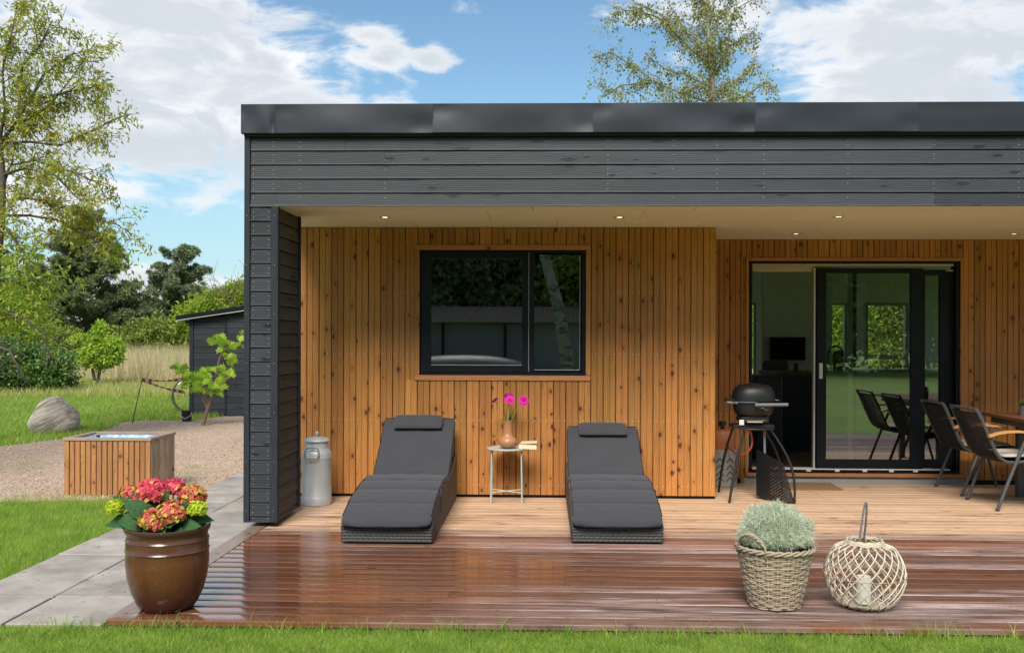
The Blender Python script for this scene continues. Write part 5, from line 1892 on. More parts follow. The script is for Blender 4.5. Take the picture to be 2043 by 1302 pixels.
# burner box and drawer, tray rails
MB().box((-.13, -.12, zbm - .03), (.11, .10, zbm + .02), .01).build('burner_box', 'bbq_enamel', gr)
MB().box((-.095, -.165, zbm - .008), (.07, -.155, zbm - .001), .001).build('drip_tray', 'chrome', gr)
MB().box((-.085, -.16, zbm - .022), (.045, -.14, zbm - .009)).build('drip_tray', 'beige_paint', gr)
mb = MB()
zf = P(1503, 852, GY).z
mb.tube([(-.15, -.13, zf + .008), (-.12, -.165, zf), (.0, -.185, zf - .002), (.13, -.165, zf), (.15, -.12, zf + .008)], .008, 8)
mb.build('cart_front_rail', 'bbq_enamel', gr, smooth=50)
MB().box((-.19, -.11, zf - .0), (.16, .11, zf + .03), .008).build('cart_frame', 'bbq_enamel', gr)
MB().box((-.145, -.125, zf + .03), (-.105, -.119, zf + .075), .001).build('warning_label', 'white_paint', gr)
ft1 = P(1455, 997, 8.21) - Vector((gc.x, GY, 0))
ft2 = P(1434, 955, 8.78) - Vector((gc.x, GY, 0))
ft3 = P(1585, 998, 8.20) - Vector((gc.x, GY, 0))
ft4 = P(1560, 958, 8.76) - Vector((gc.x, GY, 0))
for f_, top, bulge in ((ft1, (-.095, -.12, zf), -.01), (ft2, (-.15, .08, zf + .02), -.02), (ft3, (.115, -.12, zf - .0), .075), (ft4, (.10, .10, zf), .06)):
    pts = []
    a, b_ = Vector(top), Vector((f_.x, f_.y, 0.006))
    for k in range(9):
        u = k / 8
        q = a.lerp(b_, u)
        q.x += bulge * sin(pi * u)
        pts.append(q)
    MB().tube(pts, [.012 - .002 * abs(k - 4) / 4 for k in range(9)], 8).build('leg', 'bbq_enamel', gr, smooth=50)
# perforated wind panel on the right of the cart: a curved sheet with real holes
mb = MB()
nu, nv = 26, 26
pw_, ph_ = None, None
xl_ = P(1514, 940, 8.35).x - gc.x
xr_ = ft3.x


def wpt(u, v):
    # u from left/back edge to the front right leg, v up
    zb_ = .03 - .028 * u
    zt2 = (P(1514, 897, 8.35).z) * (1 - u) + (.03) * u
    ht = P(1514, 897, 8.35).z
    ztop_ = ht - .10 * u / .68 if u < .68 else (ht - .10) - (ht - .12) * ((u - .68) / .32) ** .9
    ztop_ = max(zb_ + .004, ztop_)
    z_ = zb_ + (ztop_ - zb_) * v
    x_ = xl_ + (xr_ - xl_) * u - .0
    y_ = -.02 - .19 * sin(u * pi / 2) + .05 * cos(u * pi) * (1 - u)
    return (x_, y_, z_)


vs, fs = [], []
for j in range(nv):
    for i in range(nu):
        cs4 = [wpt(i / nu, j / nv), wpt((i + 1) / nu, j / nv), wpt((i + 1) / nu, (j + 1) / nv), wpt(i / nu, (j + 1) / nv)]
        hole = (i > nu * .34) and (i < nu - 1) and (0 < j < nv - 1) and ((i + j) % 2 == 0)
        o = len(vs)
        if not hole:
            vs += cs4
            fs.append((o, o + 1, o + 2, o + 3))
        else:
            c = [sum(q[k] for q in cs4) / 4 for k in range(3)]
            inn = [tuple(c[k] + (q[k] - c[k]) * .50 for k in range(3)) for q in cs4]
            vs += cs4 + inn
            for k in range(4):
                k2 = (k + 1) % 4
                fs.append((o + k, o + k2, o + 4 + k2, o + 4 + k))
wpn = MB().add(vs, fs).build('perforated_panel', 'black_metal', gr)
so = wpn.modifiers.new('t', 'SOLIDIFY')
so.thickness = .002
MB().tube([(.10, .02, zf), (.105, .02, .30)], .011, 8).build('cart_post', 'grey_plastic', gr, smooth=50)

# gas bottle
gb = G(1446, 971, 0)
GBX, GBY = gb.x, gb.y + .12
gbt = thing('gas_bottle', 'grey composite gas bottle with leaf cut-outs and orange top behind the grill', 'gas bottle', (GBX, GBY, 0))
MB().lathe([(.128, 0), (.134, .005), (.136, .035), (.138, .045), (.1375, .20), (.134, .33), (.130, .345), (.12, .35)], 40, cap_t=True).build('casing', 'gas_grey', gbt, smooth=40)
MB().lathe([(.118, .351), (.116, .40), (.108, .49), (.10, .515), (.06, .53), (.03, .53)], 36, cap_t=True).build('shoulder', 'gas_orange', gbt, smooth=40)
for k in range(9):
    a0 = 2 * pi * k / 9 - pi / 2
    for j, (zz, ln_) in enumerate(((.075, .04), (.125, .05), (.185, .055), (.25, .055))):
        for s in (-1, 1):
            mb = MB()
            vs = []
            for q in range(10):
                t_ = 2 * pi * q / 10
                lx = s * (.030 + .024 * cos(t_)); lz = zz + .026 * cos(t_) + .009 * sin(t_) * s
                a = a0 + lx / .1385
                vs.append((.1392 * cos(a), .1392 * sin(a), lz + .0))
            mb.add(vs, [tuple(range(10))]).build('leaf_cutout', 'gas_dark', gbt)
MB().lathe([(.02, .53), (.02, .56), (.035, .562), (.035, .60), (.02, .605)], 14, cap_t=True).build('regulator', 'black_metal', gbt, smooth=40)
hs = []
ends = [P(1449, 852, GBY - .02), P(1448, 880, GBY - .05), P(1462, 900, 8.7), P(1482, 906, 8.55), P(1498, 893, 8.5), P(1500, 872, 8.5), P(1494, 856, 8.48)]
for i in range(len(ends) - 1):
    p0, p1, p2, p3 = ends[max(i - 1, 0)], ends[i], ends[i + 1], ends[min(i + 2, len(ends) - 1)]
    for k in range(6):
        u = k / 6
        hs.append(.5 * ((2 * p1) + (p2 - p0) * u + (2 * p0 - 5 * p1 + 4 * p2 - p3) * u * u + (3 * p1 - p0 - 3 * p2 + p3) * u ** 3))
hs.append(ends[-1])
off = Vector((GBX, GBY, 0))
MB().tube([q - off for q in hs], .0085, 8).build('gas_hose', 'hose', gbt, smooth=60)

# doormat
dm = [G(1590, 955, 0), G(1660, 955, 0)]
a, b_ = G(1583, 972, 0), G(1688, 968, 0)
mb = MB()
mx0, mx1 = P(1560, 960, 9.2).x, P(1665, 960, 9.2).x
nxm, nym = 60, 34
vs = []
for j in range(nym + 1):
    for i in range(nxm + 1):
        u, v = i / nxm, j / nym
        vs.append((mx0 + (mx1 - mx0) * u, 8.93 + .42 * v, .006 + .008 * abs(sin(u * 30) * sin(v * 20)) + .003 * random.random()))
fs = [(j * (nxm + 1) + i, j * (nxm + 1) + i + 1, (j + 1) * (nxm + 1) + i + 1, (j + 1) * (nxm + 1) + i) for j in range(nym) for i in range(nxm)]
mb.add(vs, fs)
mb.box((mx0, 8.93, .001), (mx1, 9.35, .006))
mb.build('doormat', 'doormat', None, smooth=0, label='brown coir doormat lying before the sliding door', cat='doormat')


# ------------------------------------------------------------------ chairs
def chair(fx, fy, label, rz=0.0):
    """garden armchair facing +x; fx,fy is the near rear foot"""
    t = thing('garden_chair', label, 'chair', (fx, fy, 0), rz, 'rope back chairs at the dining table')
    D = .56

    def side(y):
        # back tube curving into the seat
        pts = [(-.155, y, .815), (-.135, y, .78), (-.055, y, .60), (.0, y, .475), (.035, y, .425), (.08, y, .395), (.14, y, .388), (.30, y, .405), (.50, y, .425)]
        return pts
    for y in (0, D):
        MB().tube(side(y + (.03 if y == 0 else -.03)), .0135, 10).build('side_tube', 'chair_metal', t, smooth=60)
        MB().tube([(.0, y, .006), (.09, y, .245), (.20, y, .52), (.235, y, .60), (.25, y, .625)], .0145, 10).build('leg', 'chair_metal', t, smooth=60)
        MB().tube([(.56, y, .006), (.50, y, .22), (.44, y, .42)], .0135, 10).build('leg', 'chair_metal', t, smooth=60)
        # curved wooden arm
        mb = MB()
        ap = [(-.075, .605), (.0, .63), (.08, .642), (.17, .645), (.27, .635), (.32, .62)]
        poly_ = [(x, z + .009) for x, z in ap] + [(x, z - .009) for x, z in ap[::-1]]
        mb.prism(poly_, y - .024, y + .024, 'y')
        mb.build('armrest', 'arm_wood', t)
        MB().lathe([(.0155, 0), (.0155, .012)], 10, (.0, y, 0), cap_t=True).build('foot_cap', 'black_metal', t)
    # top bar and front bar, curved backwards
    y0, y1 = .03, D - .03
    MB().tube([(-.155, y0, .815), (-.163, y0 + .1, .818), (-.168, D / 2, .819), (-.163, y1 - .1, .818), (-.155, y1, .815)], .0125, 8).build('top_rail', 'chair_metal', t, smooth=60)
    MB().tube([(.50, y0, .425), (.50, y1, .425)], .012, 8).build('front_rail', 'chair_metal', t, smooth=60)
    sp = side(0)
    # horizontal cords of back and seat, each bowed back
    cum = [0]
    for a, b_ in zip(sp[:-1], sp[1:]):
        cum.append(cum[-1] + (Vector(b_) - Vector(a)).length)
    nco = 50
    me_cache = None
    for k in range(nco):
        s = .03 + (cum[-1] - .05) * k / (nco - 1)
        x_ = float(np.interp(s, cum, [p[0] for p in sp]))
        z_ = float(np.interp(s, cum, [p[2] for p in sp]))
        if me_cache is None:
            me_cache = MB().tube([(.0, y0 - .012, 0), (-.016, y0 + .1, -.004), (-.022, D / 2, -.006), (-.016, y1 - .1, -.004), (.0, y1 + .012, 0)], .0075, 6).mesh('cord', 'rope_dark', 60)
        link('cord', me_cache, t, (x_, 0, z_))
    return t


def seat_pad(fx, fy, label):
    mb = MB().box((.07, .06, .412), (.48, .50, .455), .018)
    mb.v = [(x, y, z + .03 * (x - .07)) for x, y, z in mb.v]
    o = mb.build('seat_cushion', 'cream_fabric', None, (fx, fy, .0), smooth=50, label=label, cat='cushion')
    md = o.modifiers.new('s', 'SUBSURF')
    md.levels = md.render_levels = 2
    md2 = o.modifiers.new('b', 'BEVEL')
    return o


c2 = G(1990, 1019, 0)
chair(c2.x, c2.y, 'rope back garden chair nearer the camera, at the near end of the dining table')
seat_pad(c2.x, c2.y, 'cream seat cushion on the chair nearer the camera')
c1 = G(1919, 989, 0)
chair(c1.x, c1.y, 'rope back garden chair next to the sliding door, farther from the camera')
seat_pad(c1.x, c1.y, 'cream seat cushion on the chair next to the sliding door')
# dining table
tx0 = P(1968, 822, 8.70).x
TZ2 = P(1968, 823, 8.70).z
dt = thing('dining_table', 'reddish brown slatted dining table with dark legs at the right edge', 'dining table', (tx0, 7.35, 0))
sw = .098
for k in range(11):
    MB().box((k * (sw + .004), 0, TZ2 - .028), (k * (sw + .004) + sw, 1.45, TZ2), .003).build('table_board', 'table_wood', dt)
MB().box((.06, .06, TZ2 - .085), (1.08, 1.39, TZ2 - .030), .003).build('apron', 'chair_metal', dt)
for sx in (.28, 1.0):
    for sy in (.12, 1.32):
        MB().box((sx - .03, sy - .03, 0), (sx + .03, sy + .03, TZ2 - .086), .004).build('leg', 'chair_metal', dt)
pp = P(2038, 818, 8.45)
pt = thing('potted_plant', 'small dark leafed plant in a grey brown pot on the dining table', 'potted plant', (pp.x + .02, 8.45, TZ2))
MB().lathe([(.042, 0), (.046, .08), (.047, .085), (.041, .085), (.04, .07)], 24, cap_t=True).build('pot', 'pot_grey', pt, smooth=40)
nn = 260
d = unit(rng.normal(size=(nn, 3)) + np.array([[0, 0, .8]]))
link('leaves', leaf_mesh('leaves', np.tile(np.array([[0, 0, .08]]), (nn, 1)) + d * rng.random((nn, 1)) * .04, d, .022, .7, 'leaf_dark'), pt)

# ------------------------------------------------------------------ planter box
bA, bB = G(127, 987, -.045), G(303, 987, -.045)
YP = bA.y
bx0, bx1 = bA.x, bB.x
bh_ = P(215, 873, YP).z
YPb = YP + .58
pb = thing('planter_box', 'square unfinished wooden planter box lined with plastic on the gravel', 'planter', (bx0, YP, -.045))
W_ = bx1 - bx0
Hh = bh_ + .045
nbp = 16
for k in range(nbp):
    a = k * W_ / nbp
    MB().box((a + .0035, random.uniform(0, .003), .0), (a + W_ / nbp - .0035, .022, Hh - .028), .003).build('board', 'planter', pb)
    MB().box((a + .002, .558, .0), (a + W_ / nbp - .002, .58, Hh - .028), .003).build('board', 'planter_grey', pb)
ns = 11
dd_ = (.58 - .044) / ns
for k in range(ns):
    a = .022 + k * dd_
    MB().box((W_ - .022, a + .002, 0), (W_, a + dd_ - .002, Hh - .028), .003).build('board', 'planter_grey', pb)
    MB().box((0, a + .002, 0), (.022, a + dd_ - .002, Hh - .028), .003).build('board', 'planter_grey', pb)
rw = .058
MB().box((-.008, -.008, Hh - .027), (W_ + .008, rw - .008, Hh), .003).build('rim_board', 'rim_x', pb)
MB().box((-.008, .588 - rw, Hh - .027), (W_ + .008, .588, Hh), .003).build('rim_board', 'rim_x', pb)
MB().box((-.008, rw - .007, Hh - .027), (rw - .008, .587 - rw, Hh - .001), .003).build('rim_board', 'rim_y', pb)
MB().box((W_ - rw + .008, rw - .007, Hh - .027), (W_ + .008, .587 - rw, Hh - .001), .003).build('rim_board', 'rim_y', pb)
mb = MB()
n_ = 22
vs = []
for j in range(n_ + 1):
    for i in range(n_ + 1):
        u, v = i / n_, j / n_
        e_ = min(u, 1 - u, v, 1 - v)
        vs.append((.03 + (W_ - .06) * u, .03 + .52 * v, Hh - .012 - .13 * min(1, e_ * 5) + .012 * random.random()))
mb.add(vs, [(j * (n_ + 1) + i, j * (n_ + 1) + i + 1, (j + 1) * (n_ + 1) + i + 1, (j + 1) * (n_ + 1) + i) for j in range(n_) for i in range(n_)])
mb.build('plastic_lining', 'plastic_sheet', pb)
for sx in (.06, W_ - .06):
    for sy in (.52,):
        MB().box((sx - .03, sy - .03, Hh - .16), (sx + .03, sy + .03, Hh - .028), .004).build('corner_post', 'black_z', pb)

# ------------------------------------------------------------------ boulder
rb = G(91, 868, GZ)
rk = MB()
n1, n2 = 40, 24
vs = []
import mathutils.noise as mno
for j in range(n2 + 1):
    th_ = pi * j / n2
    for i in range(n1):
        ph = 2 * pi * i / n1
        d_ = Vector((sin(th_) * cos(ph), sin(th_) * sin(ph), cos(th_)))
        r_ = 1 + .22 * mno.noise(d_ * 1.4 + Vector((3, 1, 7))) + .06 * mno.noise(d_ * 5)
        x_, y_, z_ = d_.x * .36 * r_, d_.y * .30 * r_, d_.z * .29 * r_
        # leaning wedge: high at middle left, blunt right end
        z_ *= 1.0 + .25 * (1 - abs(x_ / .36 - .05) * 1.3)
        z_ = max(z_, -.17)
        x_ += .10 * (z_ / .25) * (-.15)
        z_ -= .10 * max(0, -x_ / .36 - .25) * (1 if z_ > 0 else 0)
        vs.append((x_, y_, z_))
fs = [(j * n1 + i, j * n1 + (i + 1) % n1, (j + 1) * n1 + (i + 1) % n1, (j + 1) * n1 + i) for j in range(n2) for i in range(n1)]
rk.add(vs, fs).build('boulder', 'rock', None, (rb.x, rb.y + .25, GZ + .19), smooth=55, label='large grey brown striated boulder on the lawn by the gravel', cat='boulder')

# ------------------------------------------------------------------ shed
YS = 17.2
sl = P(378, 700, YS)
shx0, shx1 = sl.x, -1.2
zg = -.05
e0 = P(378, 638, YS).z
e1 = P(487, 622, YS).z
shed = thing('garden_shed', 'black board shed with a shallow pitched roof behind the gravel drive', 'shed', (shx0, YS, zg))
px487 = P(487, 700, YS).x - shx0
slope = (e1 - e0) / px487
Wd_ = shx1 - shx0
nrow_ = 19
hwall = e0 - zg
rh = .112
k = 0
while True:
    z0 = k * rh
    if z0 > hwall + slope * Wd_: break
    for a, b_ in ((0.075, P(450, 700, YS).x - shx0 - .02), (P(450, 700, YS).x - shx0 + .022, Wd_)):
        zt3 = hwall + slope * a
        h_ = min(rh, zt3 - z0 + .04)
        if h_ < .03: continue
        lap(b_ - a, h_ - .001, .03).build('wall_board', 'black_fin', shed, (a, 0, z0 + .02))
    k += 1
MB().box((0, -.012, 0), (.07, .06, hwall + .02), .004).build('corner_trim', 'black_z', shed)
c_ = P(450, 700, YS).x - shx0
MB().box((c_ - .018, -.01, .02), (c_ + .02, .02, hwall + slope * c_), .003).build('joint_trim', 'black_z', shed)
MB().box((.01, .03, 0), (Wd_, 3.0, hwall - .02)).build('wall_core', 'dark_gap', shed)
ov = shx0 - P(357, 0, YS).x
mb = MB()
poly_ = [(-ov, hwall - slope * ov + .015), (Wd_ + .2, hwall + slope * (Wd_ + .2) + .015), (Wd_ + .2, hwall + slope * (Wd_ + .2) + .115), (-ov, hwall - slope * ov + .10)]
mb.prism(poly_, -.12, 3.1, 'y')
mb.build('roof', 'frame_black', shed)
mb = MB().prism([(-ov, hwall - slope * ov + .008), (Wd_ + .2, hwall + slope * (Wd_ + .2) + .008), (Wd_ + .2, hwall + slope * (Wd_ + .2) + .02), (-ov, hwall - slope * ov + .02)], -.135, -.121, 'y')
mb.build('drip_edge', 'galvanised', shed)
MB().box((-.07, -.02, hwall - .06), (-.002, .06, hwall - .015)).build('rafter_end', 'black_z', shed)

# bucket
bq = G(368, 841, -.045)
bkt = thing('bucket', 'small black bucket on the gravel at the corner of the shed', 'bucket', (bq.x, bq.y + .1, -.045))
MB().lathe([(.075, 0), (.09, .17), (.095, .175), (.095, .18), (.085, .178), (.08, .10), (.001, .09)], 20).build('body', 'bucket', bkt, smooth=40)
MB().tube([(-.09, 0, .17), (-.09, -.05, .10), (0, -.09, .05), (.09, -.05, .10), (.09, 0, .17)], .003, 5).build('handle', 'white_paint', bkt)

# bicycle, mostly behind the shed
bw_ = P(375, 795, 18.2)
bike = thing('bicycle', 'bicycle half hidden behind the corner of the shed', 'bicycle', (bw_.x + .16, 17.9, GZ))
bike.rotation_euler = (0, 0, radians(28))


def ringpts(c, r, n=28):
    return [(c[0] + r * cos(2 * pi * k / n), c[1], c[2] + r * sin(2 * pi * k / n)) for k in range(n)]


for cx2 in (0, 1.05):
    wh = MB().tube(ringpts((cx2, 0, .34), .33), .014, 8, closed=True).build('wheel', 'tyre', bike, smooth=60)
    MB().tube(ringpts((cx2, 0, .34), .305), .009, 6, closed=True).build('rim', 'chrome', wh, smooth=60)
    mb = MB()
    for k in range(14):
        a = 2 * pi * k / 14
        mb.tube([(cx2, 0, .34), (cx2 + .30 * cos(a), 0, .34 + .30 * sin(a))], .0025, 4)
    mb.build('spokes', 'chrome', wh)
mb = MB()
for a, b_ in (((0, 0, .34), (.16, 0, .86)), ((.16, 0, .80), (.62, 0, .80)), ((.16, 0, .72), (.5, 0, .30)), ((.5, 0, .30), (.66, 0, .86)), ((.5, 0, .30), (1.05, 0, .34)), ((.63, 0, .75), (1.05, 0, .34))):
    mb.tube([a, b_], .015, 6)
mb.build('frame', 'white_paint', bike)
MB().tube([(.10, -.28, 1.0), (.17, -.15, 1.02), (.18, 0, .92), (.17, .15, 1.02), (.10, .28, 1.0)], .013, 6).build('handlebar', 'chrome', bike, smooth=60)
MB().box((.55, -.07, .88), (.80, .07, .93), .02).build('saddle', 'tyre', bike)

# grape vine
vb = G(405, 848, -.045)
YV = vb.y
vine = thing('grape_vine', 'grape vine with bright green leaves climbing in front of the shed', 'vine', (vb.x, YV, -.045))


def VP(px, py, dy=0):
    return P(px, py, YV + dy) - Vector((vb.x, YV, -.045))


tr = [VP(405, 848), VP(413, 820), VP(421, 795), VP(428, 770), VP(432, 745), VP(438, 715), VP(446, 700), VP(468, 690), VP(486, 683), VP(500, 672)]
MB().tube(tr, [.034, .028, .024, .022, .021, .020, .018, .017, .014, .010], 8).build('stem', 'vine_bark', vine, smooth=60)
for seq in ([(410, 828), (414, 800), (405, 782), (403, 770)], [(412, 815), (405, 795), (404, 785), (398, 765), (385, 755)], [(421, 795), (440, 765), (456, 745), (458, 720)], [(446, 700), (452, 685), (440, 678)], [(405, 843), (407, 825)]):
    q = [VP(a, b) for a, b in seq]
    MB().tube(q, [.014 - .003 * k / len(q) * 2 for k in range(len(q))], 6).build('branch', 'vine_bark', vine, smooth=60)
clus = [(395, 762, 24, 18, 34), (380, 768, 16, 16, 16), (415, 750, 14, 12, 10), (440, 765, 14, 14, 12), (455, 730, 17, 20, 22), (468, 722, 10, 14, 8), (440, 686, 17, 15, 22), (458, 690, 14, 9, 10), (485, 672, 8, 10, 7), (427, 783, 22, 10, 14), (358, 740, 14, 9, 14), (445, 782, 8, 6, 4), (410, 740, 8, 5, 3), (484, 690, 3, 6, 3), (445, 748, 10, 10, 8), (400, 783, 14, 6, 6)]
pt_ = [(0, -.1), (.22, -.05), (.5, -.22), (.42, .05), (.62, .30), (.30, .32), (.34, .62), (.10, .50), (0, .80), (-.10, .50), (-.34, .62), (-.30, .32), (-.62, .30), (-.42, .05), (-.5, -.22), (-.22, -.05)]
lmesh = []
for q in range(4):
    mb = MB()
    vs = [(0, .2, .04)] + [(x * (1 + .1 * random.uniform(-1, 1)), y * (1 + .1 * random.uniform(-1, 1)), -.08 * (x * x + y * y) + random.uniform(-.03, .03)) for x, y in pt_]
    n = len(pt_)
    mb.add(vs, [(0, i + 1, (i + 1) % n + 1) for i in range(n)])
    lmesh.append(mb)
cnt = 0
for px, py, rx, ry, nl in clus:
    for _ in range(int(nl * .8)):
        a, r_ = random.uniform(0, 2 * pi), sqrt(random.random())
        c = VP(px + rx * 1.15 * r_ * cos(a), py + ry * 1.15 * r_ * sin(a), random.uniform(-.22, .05))
        if c.x > VP(492, 700).x: continue
        if cnt % 2 == 0:
            sizes = random.uniform(.10, .14)
            mb = MB()
            src = lmesh[random.randrange(4)]
            mb.v = [(x * sizes, y * sizes, z * sizes) for x, y, z in src.v]
            mb.f = list(src.f)
            cur = mb.mesh('leaf', random.choice(['leaf_vine', 'leaf_vine', 'leaf_vine_dark']), 0)
        cnt += 1
        link('leaf', cur, vine, c, (radians(random.uniform(95, 155)), random.uniform(-.5, .5), random.uniform(-.9, .9)))

# barrier tape
tb, tt = G(262, 846, GZ), None
YT = tb.y
tt = P(283, 757, YT + .05)
bp = thing('barrier_post', 'thin leaning rod holding red and white barrier tape on the lawn', 'post', (tb.x, YT, GZ))
MB().tube([(0, 0, -.05), (tt.x - tb.x, .05, tt.z - GZ)], .008, 6).build('rod', 'black_metal', bp)
for (ex, ey, lab) in ((372, 755, 'upper strip of red and white barrier tape'), (368, 782, 'lower sagging strip of red and white barrier tape')):
    e_ = P(ex, ey, 17.25)
    a, b_ = tt, e_
    tape = thing('barrier_tape', lab + ' between rod and shed', 'tape', tuple(a))
    nseg = 14
    for k in range(nseg):
        u0, u1 = k / nseg, (k + 1) / nseg
        q0, q1 = a.lerp(b_, u0) - a, a.lerp(b_, u1) - a
        q0.z -= .03 * sin(pi * u0); q1.z -= .03 * sin(pi * u1)
        tw0, tw1 = .030 * (.7 + .3 * cos(u0 * 7)), .030 * (.7 + .3 * cos(u1 * 7))
        vs = [q0 - Vector((0, 0, tw0)), q1 - Vector((0.0, 0, tw1)), q1 + Vector((0.0, 0, tw1)), q0 + Vector((0, 0, tw0))]
        sk = Vector((.03, 0, 0))
        vs[2] += sk * 0
        o_t = MB().add(vs, [(0, 1, 2, 3)]).build('stripe', 'tape_red' if k % 2 == 0 else 'tape_white', tape)

# ------------------------------------------------------------------ grass
grass_left_poly = [(-8, 4.0), (XD - 1.0, 4.0), (XD - 1.0, 8.25)] + near_pts[::-1] + [(-8, 8.2)]


def lawn_test(x, y):
    ok = inside(x, y, grass_left_poly)
    return ok


x, y = scatter(330000, -6.2, XD - .985, 4.1, 9.1, lawn_test)
k = rng.random(len(x)) < np.clip(1.25 - (y - 5) * .16, .35, 1)
x, y = x[k], y[k]
base = np.stack([x, y, np.full(len(x), GZ)], 1)
tagp(link('lawn_grass', blades('lawn_grass', base, .050, .0036, 1.0, 'grass_blade')), 'short green lawn beside the slab path', 'grass', None, 'stuff')
# front strip
x, y = scatter(330000, -3.6, 3.4, 4.05, YD - .02)
base = np.stack([x, y, np.full(len(x), GZ)], 1)
tagp(link('front_grass', blades('front_grass', base, .037, .0023, 1.1, 'grass_blade', True)), 'green grass along the front edge of the deck', 'grass', None, 'stuff')
# longer tufts leaning over the edge board
xs_, ys_ = [], []
for c in list(rng.uniform(-2.6, 3.2, 110)):
    m_ = rng.integers(4, 22)
    xs_.append(c + rng.normal(size=m_) * .05)
    ys_.append(YD - .03 - np.abs(rng.normal(size=m_)) * .04)
x, y = np.concatenate(xs_), np.concatenate(ys_)
base = np.stack([x, y, np.full(len(x), GZ)], 1)
tagp(link('edge_tufts', blades('edge_tufts', base, .086, .0030, 1.1, 'grass_blade', True)), 'longer grass blades leaning over the deck edge', 'grass', None, 'stuff')
# lawn beyond the gravel
fpoly = [(-22, 12.6)] + [(p.x, p.y) for p in far][::-1] + [(-3, 17.3), (-3, 30), (-22, 30)]
x, y = scatter(300000, -17, -3.2, 12.5, 29, lambda a, b: inside(a, b, fpoly) & (a > -b * .62 - .6) & (a < -b * .28 - 0))
base = np.stack([x, y, np.full(len(x), GZ)], 1)
tagp(link('far_lawn_grass', blades('far_lawn_grass', base, .085, .013, .9, 'grass_far')), 'mown lawn beyond the gravel drive', 'grass', None, 'stuff')
# rough meadow
x, y = scatter(90000, -24, -6, 21.5, 31, lambda a, b: (a > -b * .62) & (a < -b * .27))
base = np.stack([x, y, np.full(len(x), GZ)], 1)
tagp(link('meadow_grass', blades('meadow_grass', base, .20, .018, .8, 'meadow')), 'rough yellow green meadow grass before the dry reeds', 'grass', None, 'stuff')
x, y = scatter(46000, -27, -7, 27.5, 40, lambda a, b: (a > -b * .50) & (a < -b * .28) & (a + rng.normal(size=len(a)) * .6 > -b * .46))
base = np.stack([x, y, np.full(len(x), GZ)], 1)
tagp(link('dry_grass', blades('dry_grass', base, .85, .022, .45, 'straw')), 'tall straw coloured dry grass at the meadow edge', 'grass', None, 'stuff')
# sprigs on the gravel edge
xs_, ys_ = [], []
for c in range(46):
    gx_, gy_ = random.choice(near_pts[:-1])
    gx_ += random.uniform(-.6, .6); gy_ += random.uniform(-.05, .35)
    m_ = rng.integers(6, 26)
    xs_.append(gx_ + rng.normal(size=m_) * .05); ys_.append(gy_ + rng.normal(size=m_) * .03)
for (a, b) in ((385, 931), (375, 945), (400, 985), (60, 935), (215, 980), (50, 925)):
    p = G(a, b, -.045)
    xs_.append(p.x + rng.normal(size=40) * .07); ys_.append(p.y + rng.normal(size=40) * .07)
x, y = np.concatenate(xs_), np.concatenate(ys_)
tagp(link('gravel_weeds', blades('gravel_weeds', np.stack([x, y, np.full(len(x), -.045)], 1), .04, .005, 1.2, 'grass_blade')), 'sparse weeds sprouting from the gravel', 'weeds', None, 'stuff')
xs_, ys_ = scatter(16, -13, -8.5, 23, 27)
pts = np.stack([xs_, ys_, np.full(len(xs_), .25)], 1)
tagp(link('meadow_flowers', leaf_mesh('meadow_flowers', np.repeat(pts, 5, 0), rng.normal(size=(len(pts) * 5, 3)), .045, .7, 'yellow_flower')), 'scattered yellow flowers in the meadow', 'flowers', None, 'stuff')


# ------------------------------------------------------------------ trees and shrubs
def grow(mb, p, d, L, r, depth, spread, nchild, tips, rr, droop=0.0, segs=5, minr=.003, up=.0, wob=.18):
    pts, rad = [Vector(p)], [r]
    d = Vector(d).normalized()
    q = Vector(p)
    for s in range(segs):
        d = (d + Vector((rr.gauss(0, wob), rr.gauss(0, wob), rr.gauss(0, wob) + up - droop * (s + 1) / segs))).normalized()
        q = q + d * L / segs
        pts.append(q.copy())
        rad.append(max(minr, r * (1 - .62 * (s + 1) / segs)))
    mb.tube(pts, rad, 6 if r > .03 else 4, cap=False)
    if depth == 0:
        for a, b_ in zip(pts[:-1], pts[1:]):
            for k in range(3):
                tips.append((a.lerp(b_, k / 3), d.copy()))
        tips.append((pts[-1], d.copy()))
        return
    for c in range(nchild):
        u = (c + .8 + rr.random() * .4) / (nchild + .6)
        f = min(u, .999) * segs
        i = int(f)
        s0 = pts[i].lerp(pts[i + 1], f - i)
        dd = (pts[i + 1] - pts[i]).normalized()
        ax = dd.cross(Vector((rr.gauss(0, 1), rr.gauss(0, 1), rr.gauss(0, 1)))).normalized()
        nd = Matrix.Rotation(spread * rr.uniform(.65, 1.25), 3, ax) @ dd
        grow(mb, s0, nd, L * rr.uniform(.42, .68), max(minr, rad[i] * .55), depth - 1, spread, nchild, tips, rr, droop, max(3, segs - 1), minr, up, wob)


def leafy(parent, tips, per, spreadr, L, W, mat, droop=.5, name='crown', keep=None):
    tp = np.array([tuple(a) for a, b in tips])
    td = np.array([tuple(b) for a, b in tips])
    if keep is not None:
        k = keep(tp)
        tp, td = tp[k], td[k]
    pts = np.repeat(tp, per, 0) + rng.normal(size=(len(tp) * per, 3)) * spreadr
    dr = np.repeat(td, per, 0) * .5 + rng.normal(size=(len(tp) * per, 3)) * .8 + np.array([[0, 0, -droop]])
    link(name, leaf_mesh(name, pts, dr, L, W, mat), parent)
    return len(pts)


# tree at the left edge: leans in from outside the frame
rr = random.Random(11)
YT1 = 12.6
tb1 = P(-60, 900, YT1)
tree1 = thing('cherry_tree', 'loose yellow green cherry tree leaning into the picture at the left edge', 'tree', (tb1.x, YT1, GZ))
org = Vector((tb1.x, YT1, GZ))
mb = MB()
tips = []


def T1(px, py, dy=0):
    return P(px, py, YT1 + dy) - org


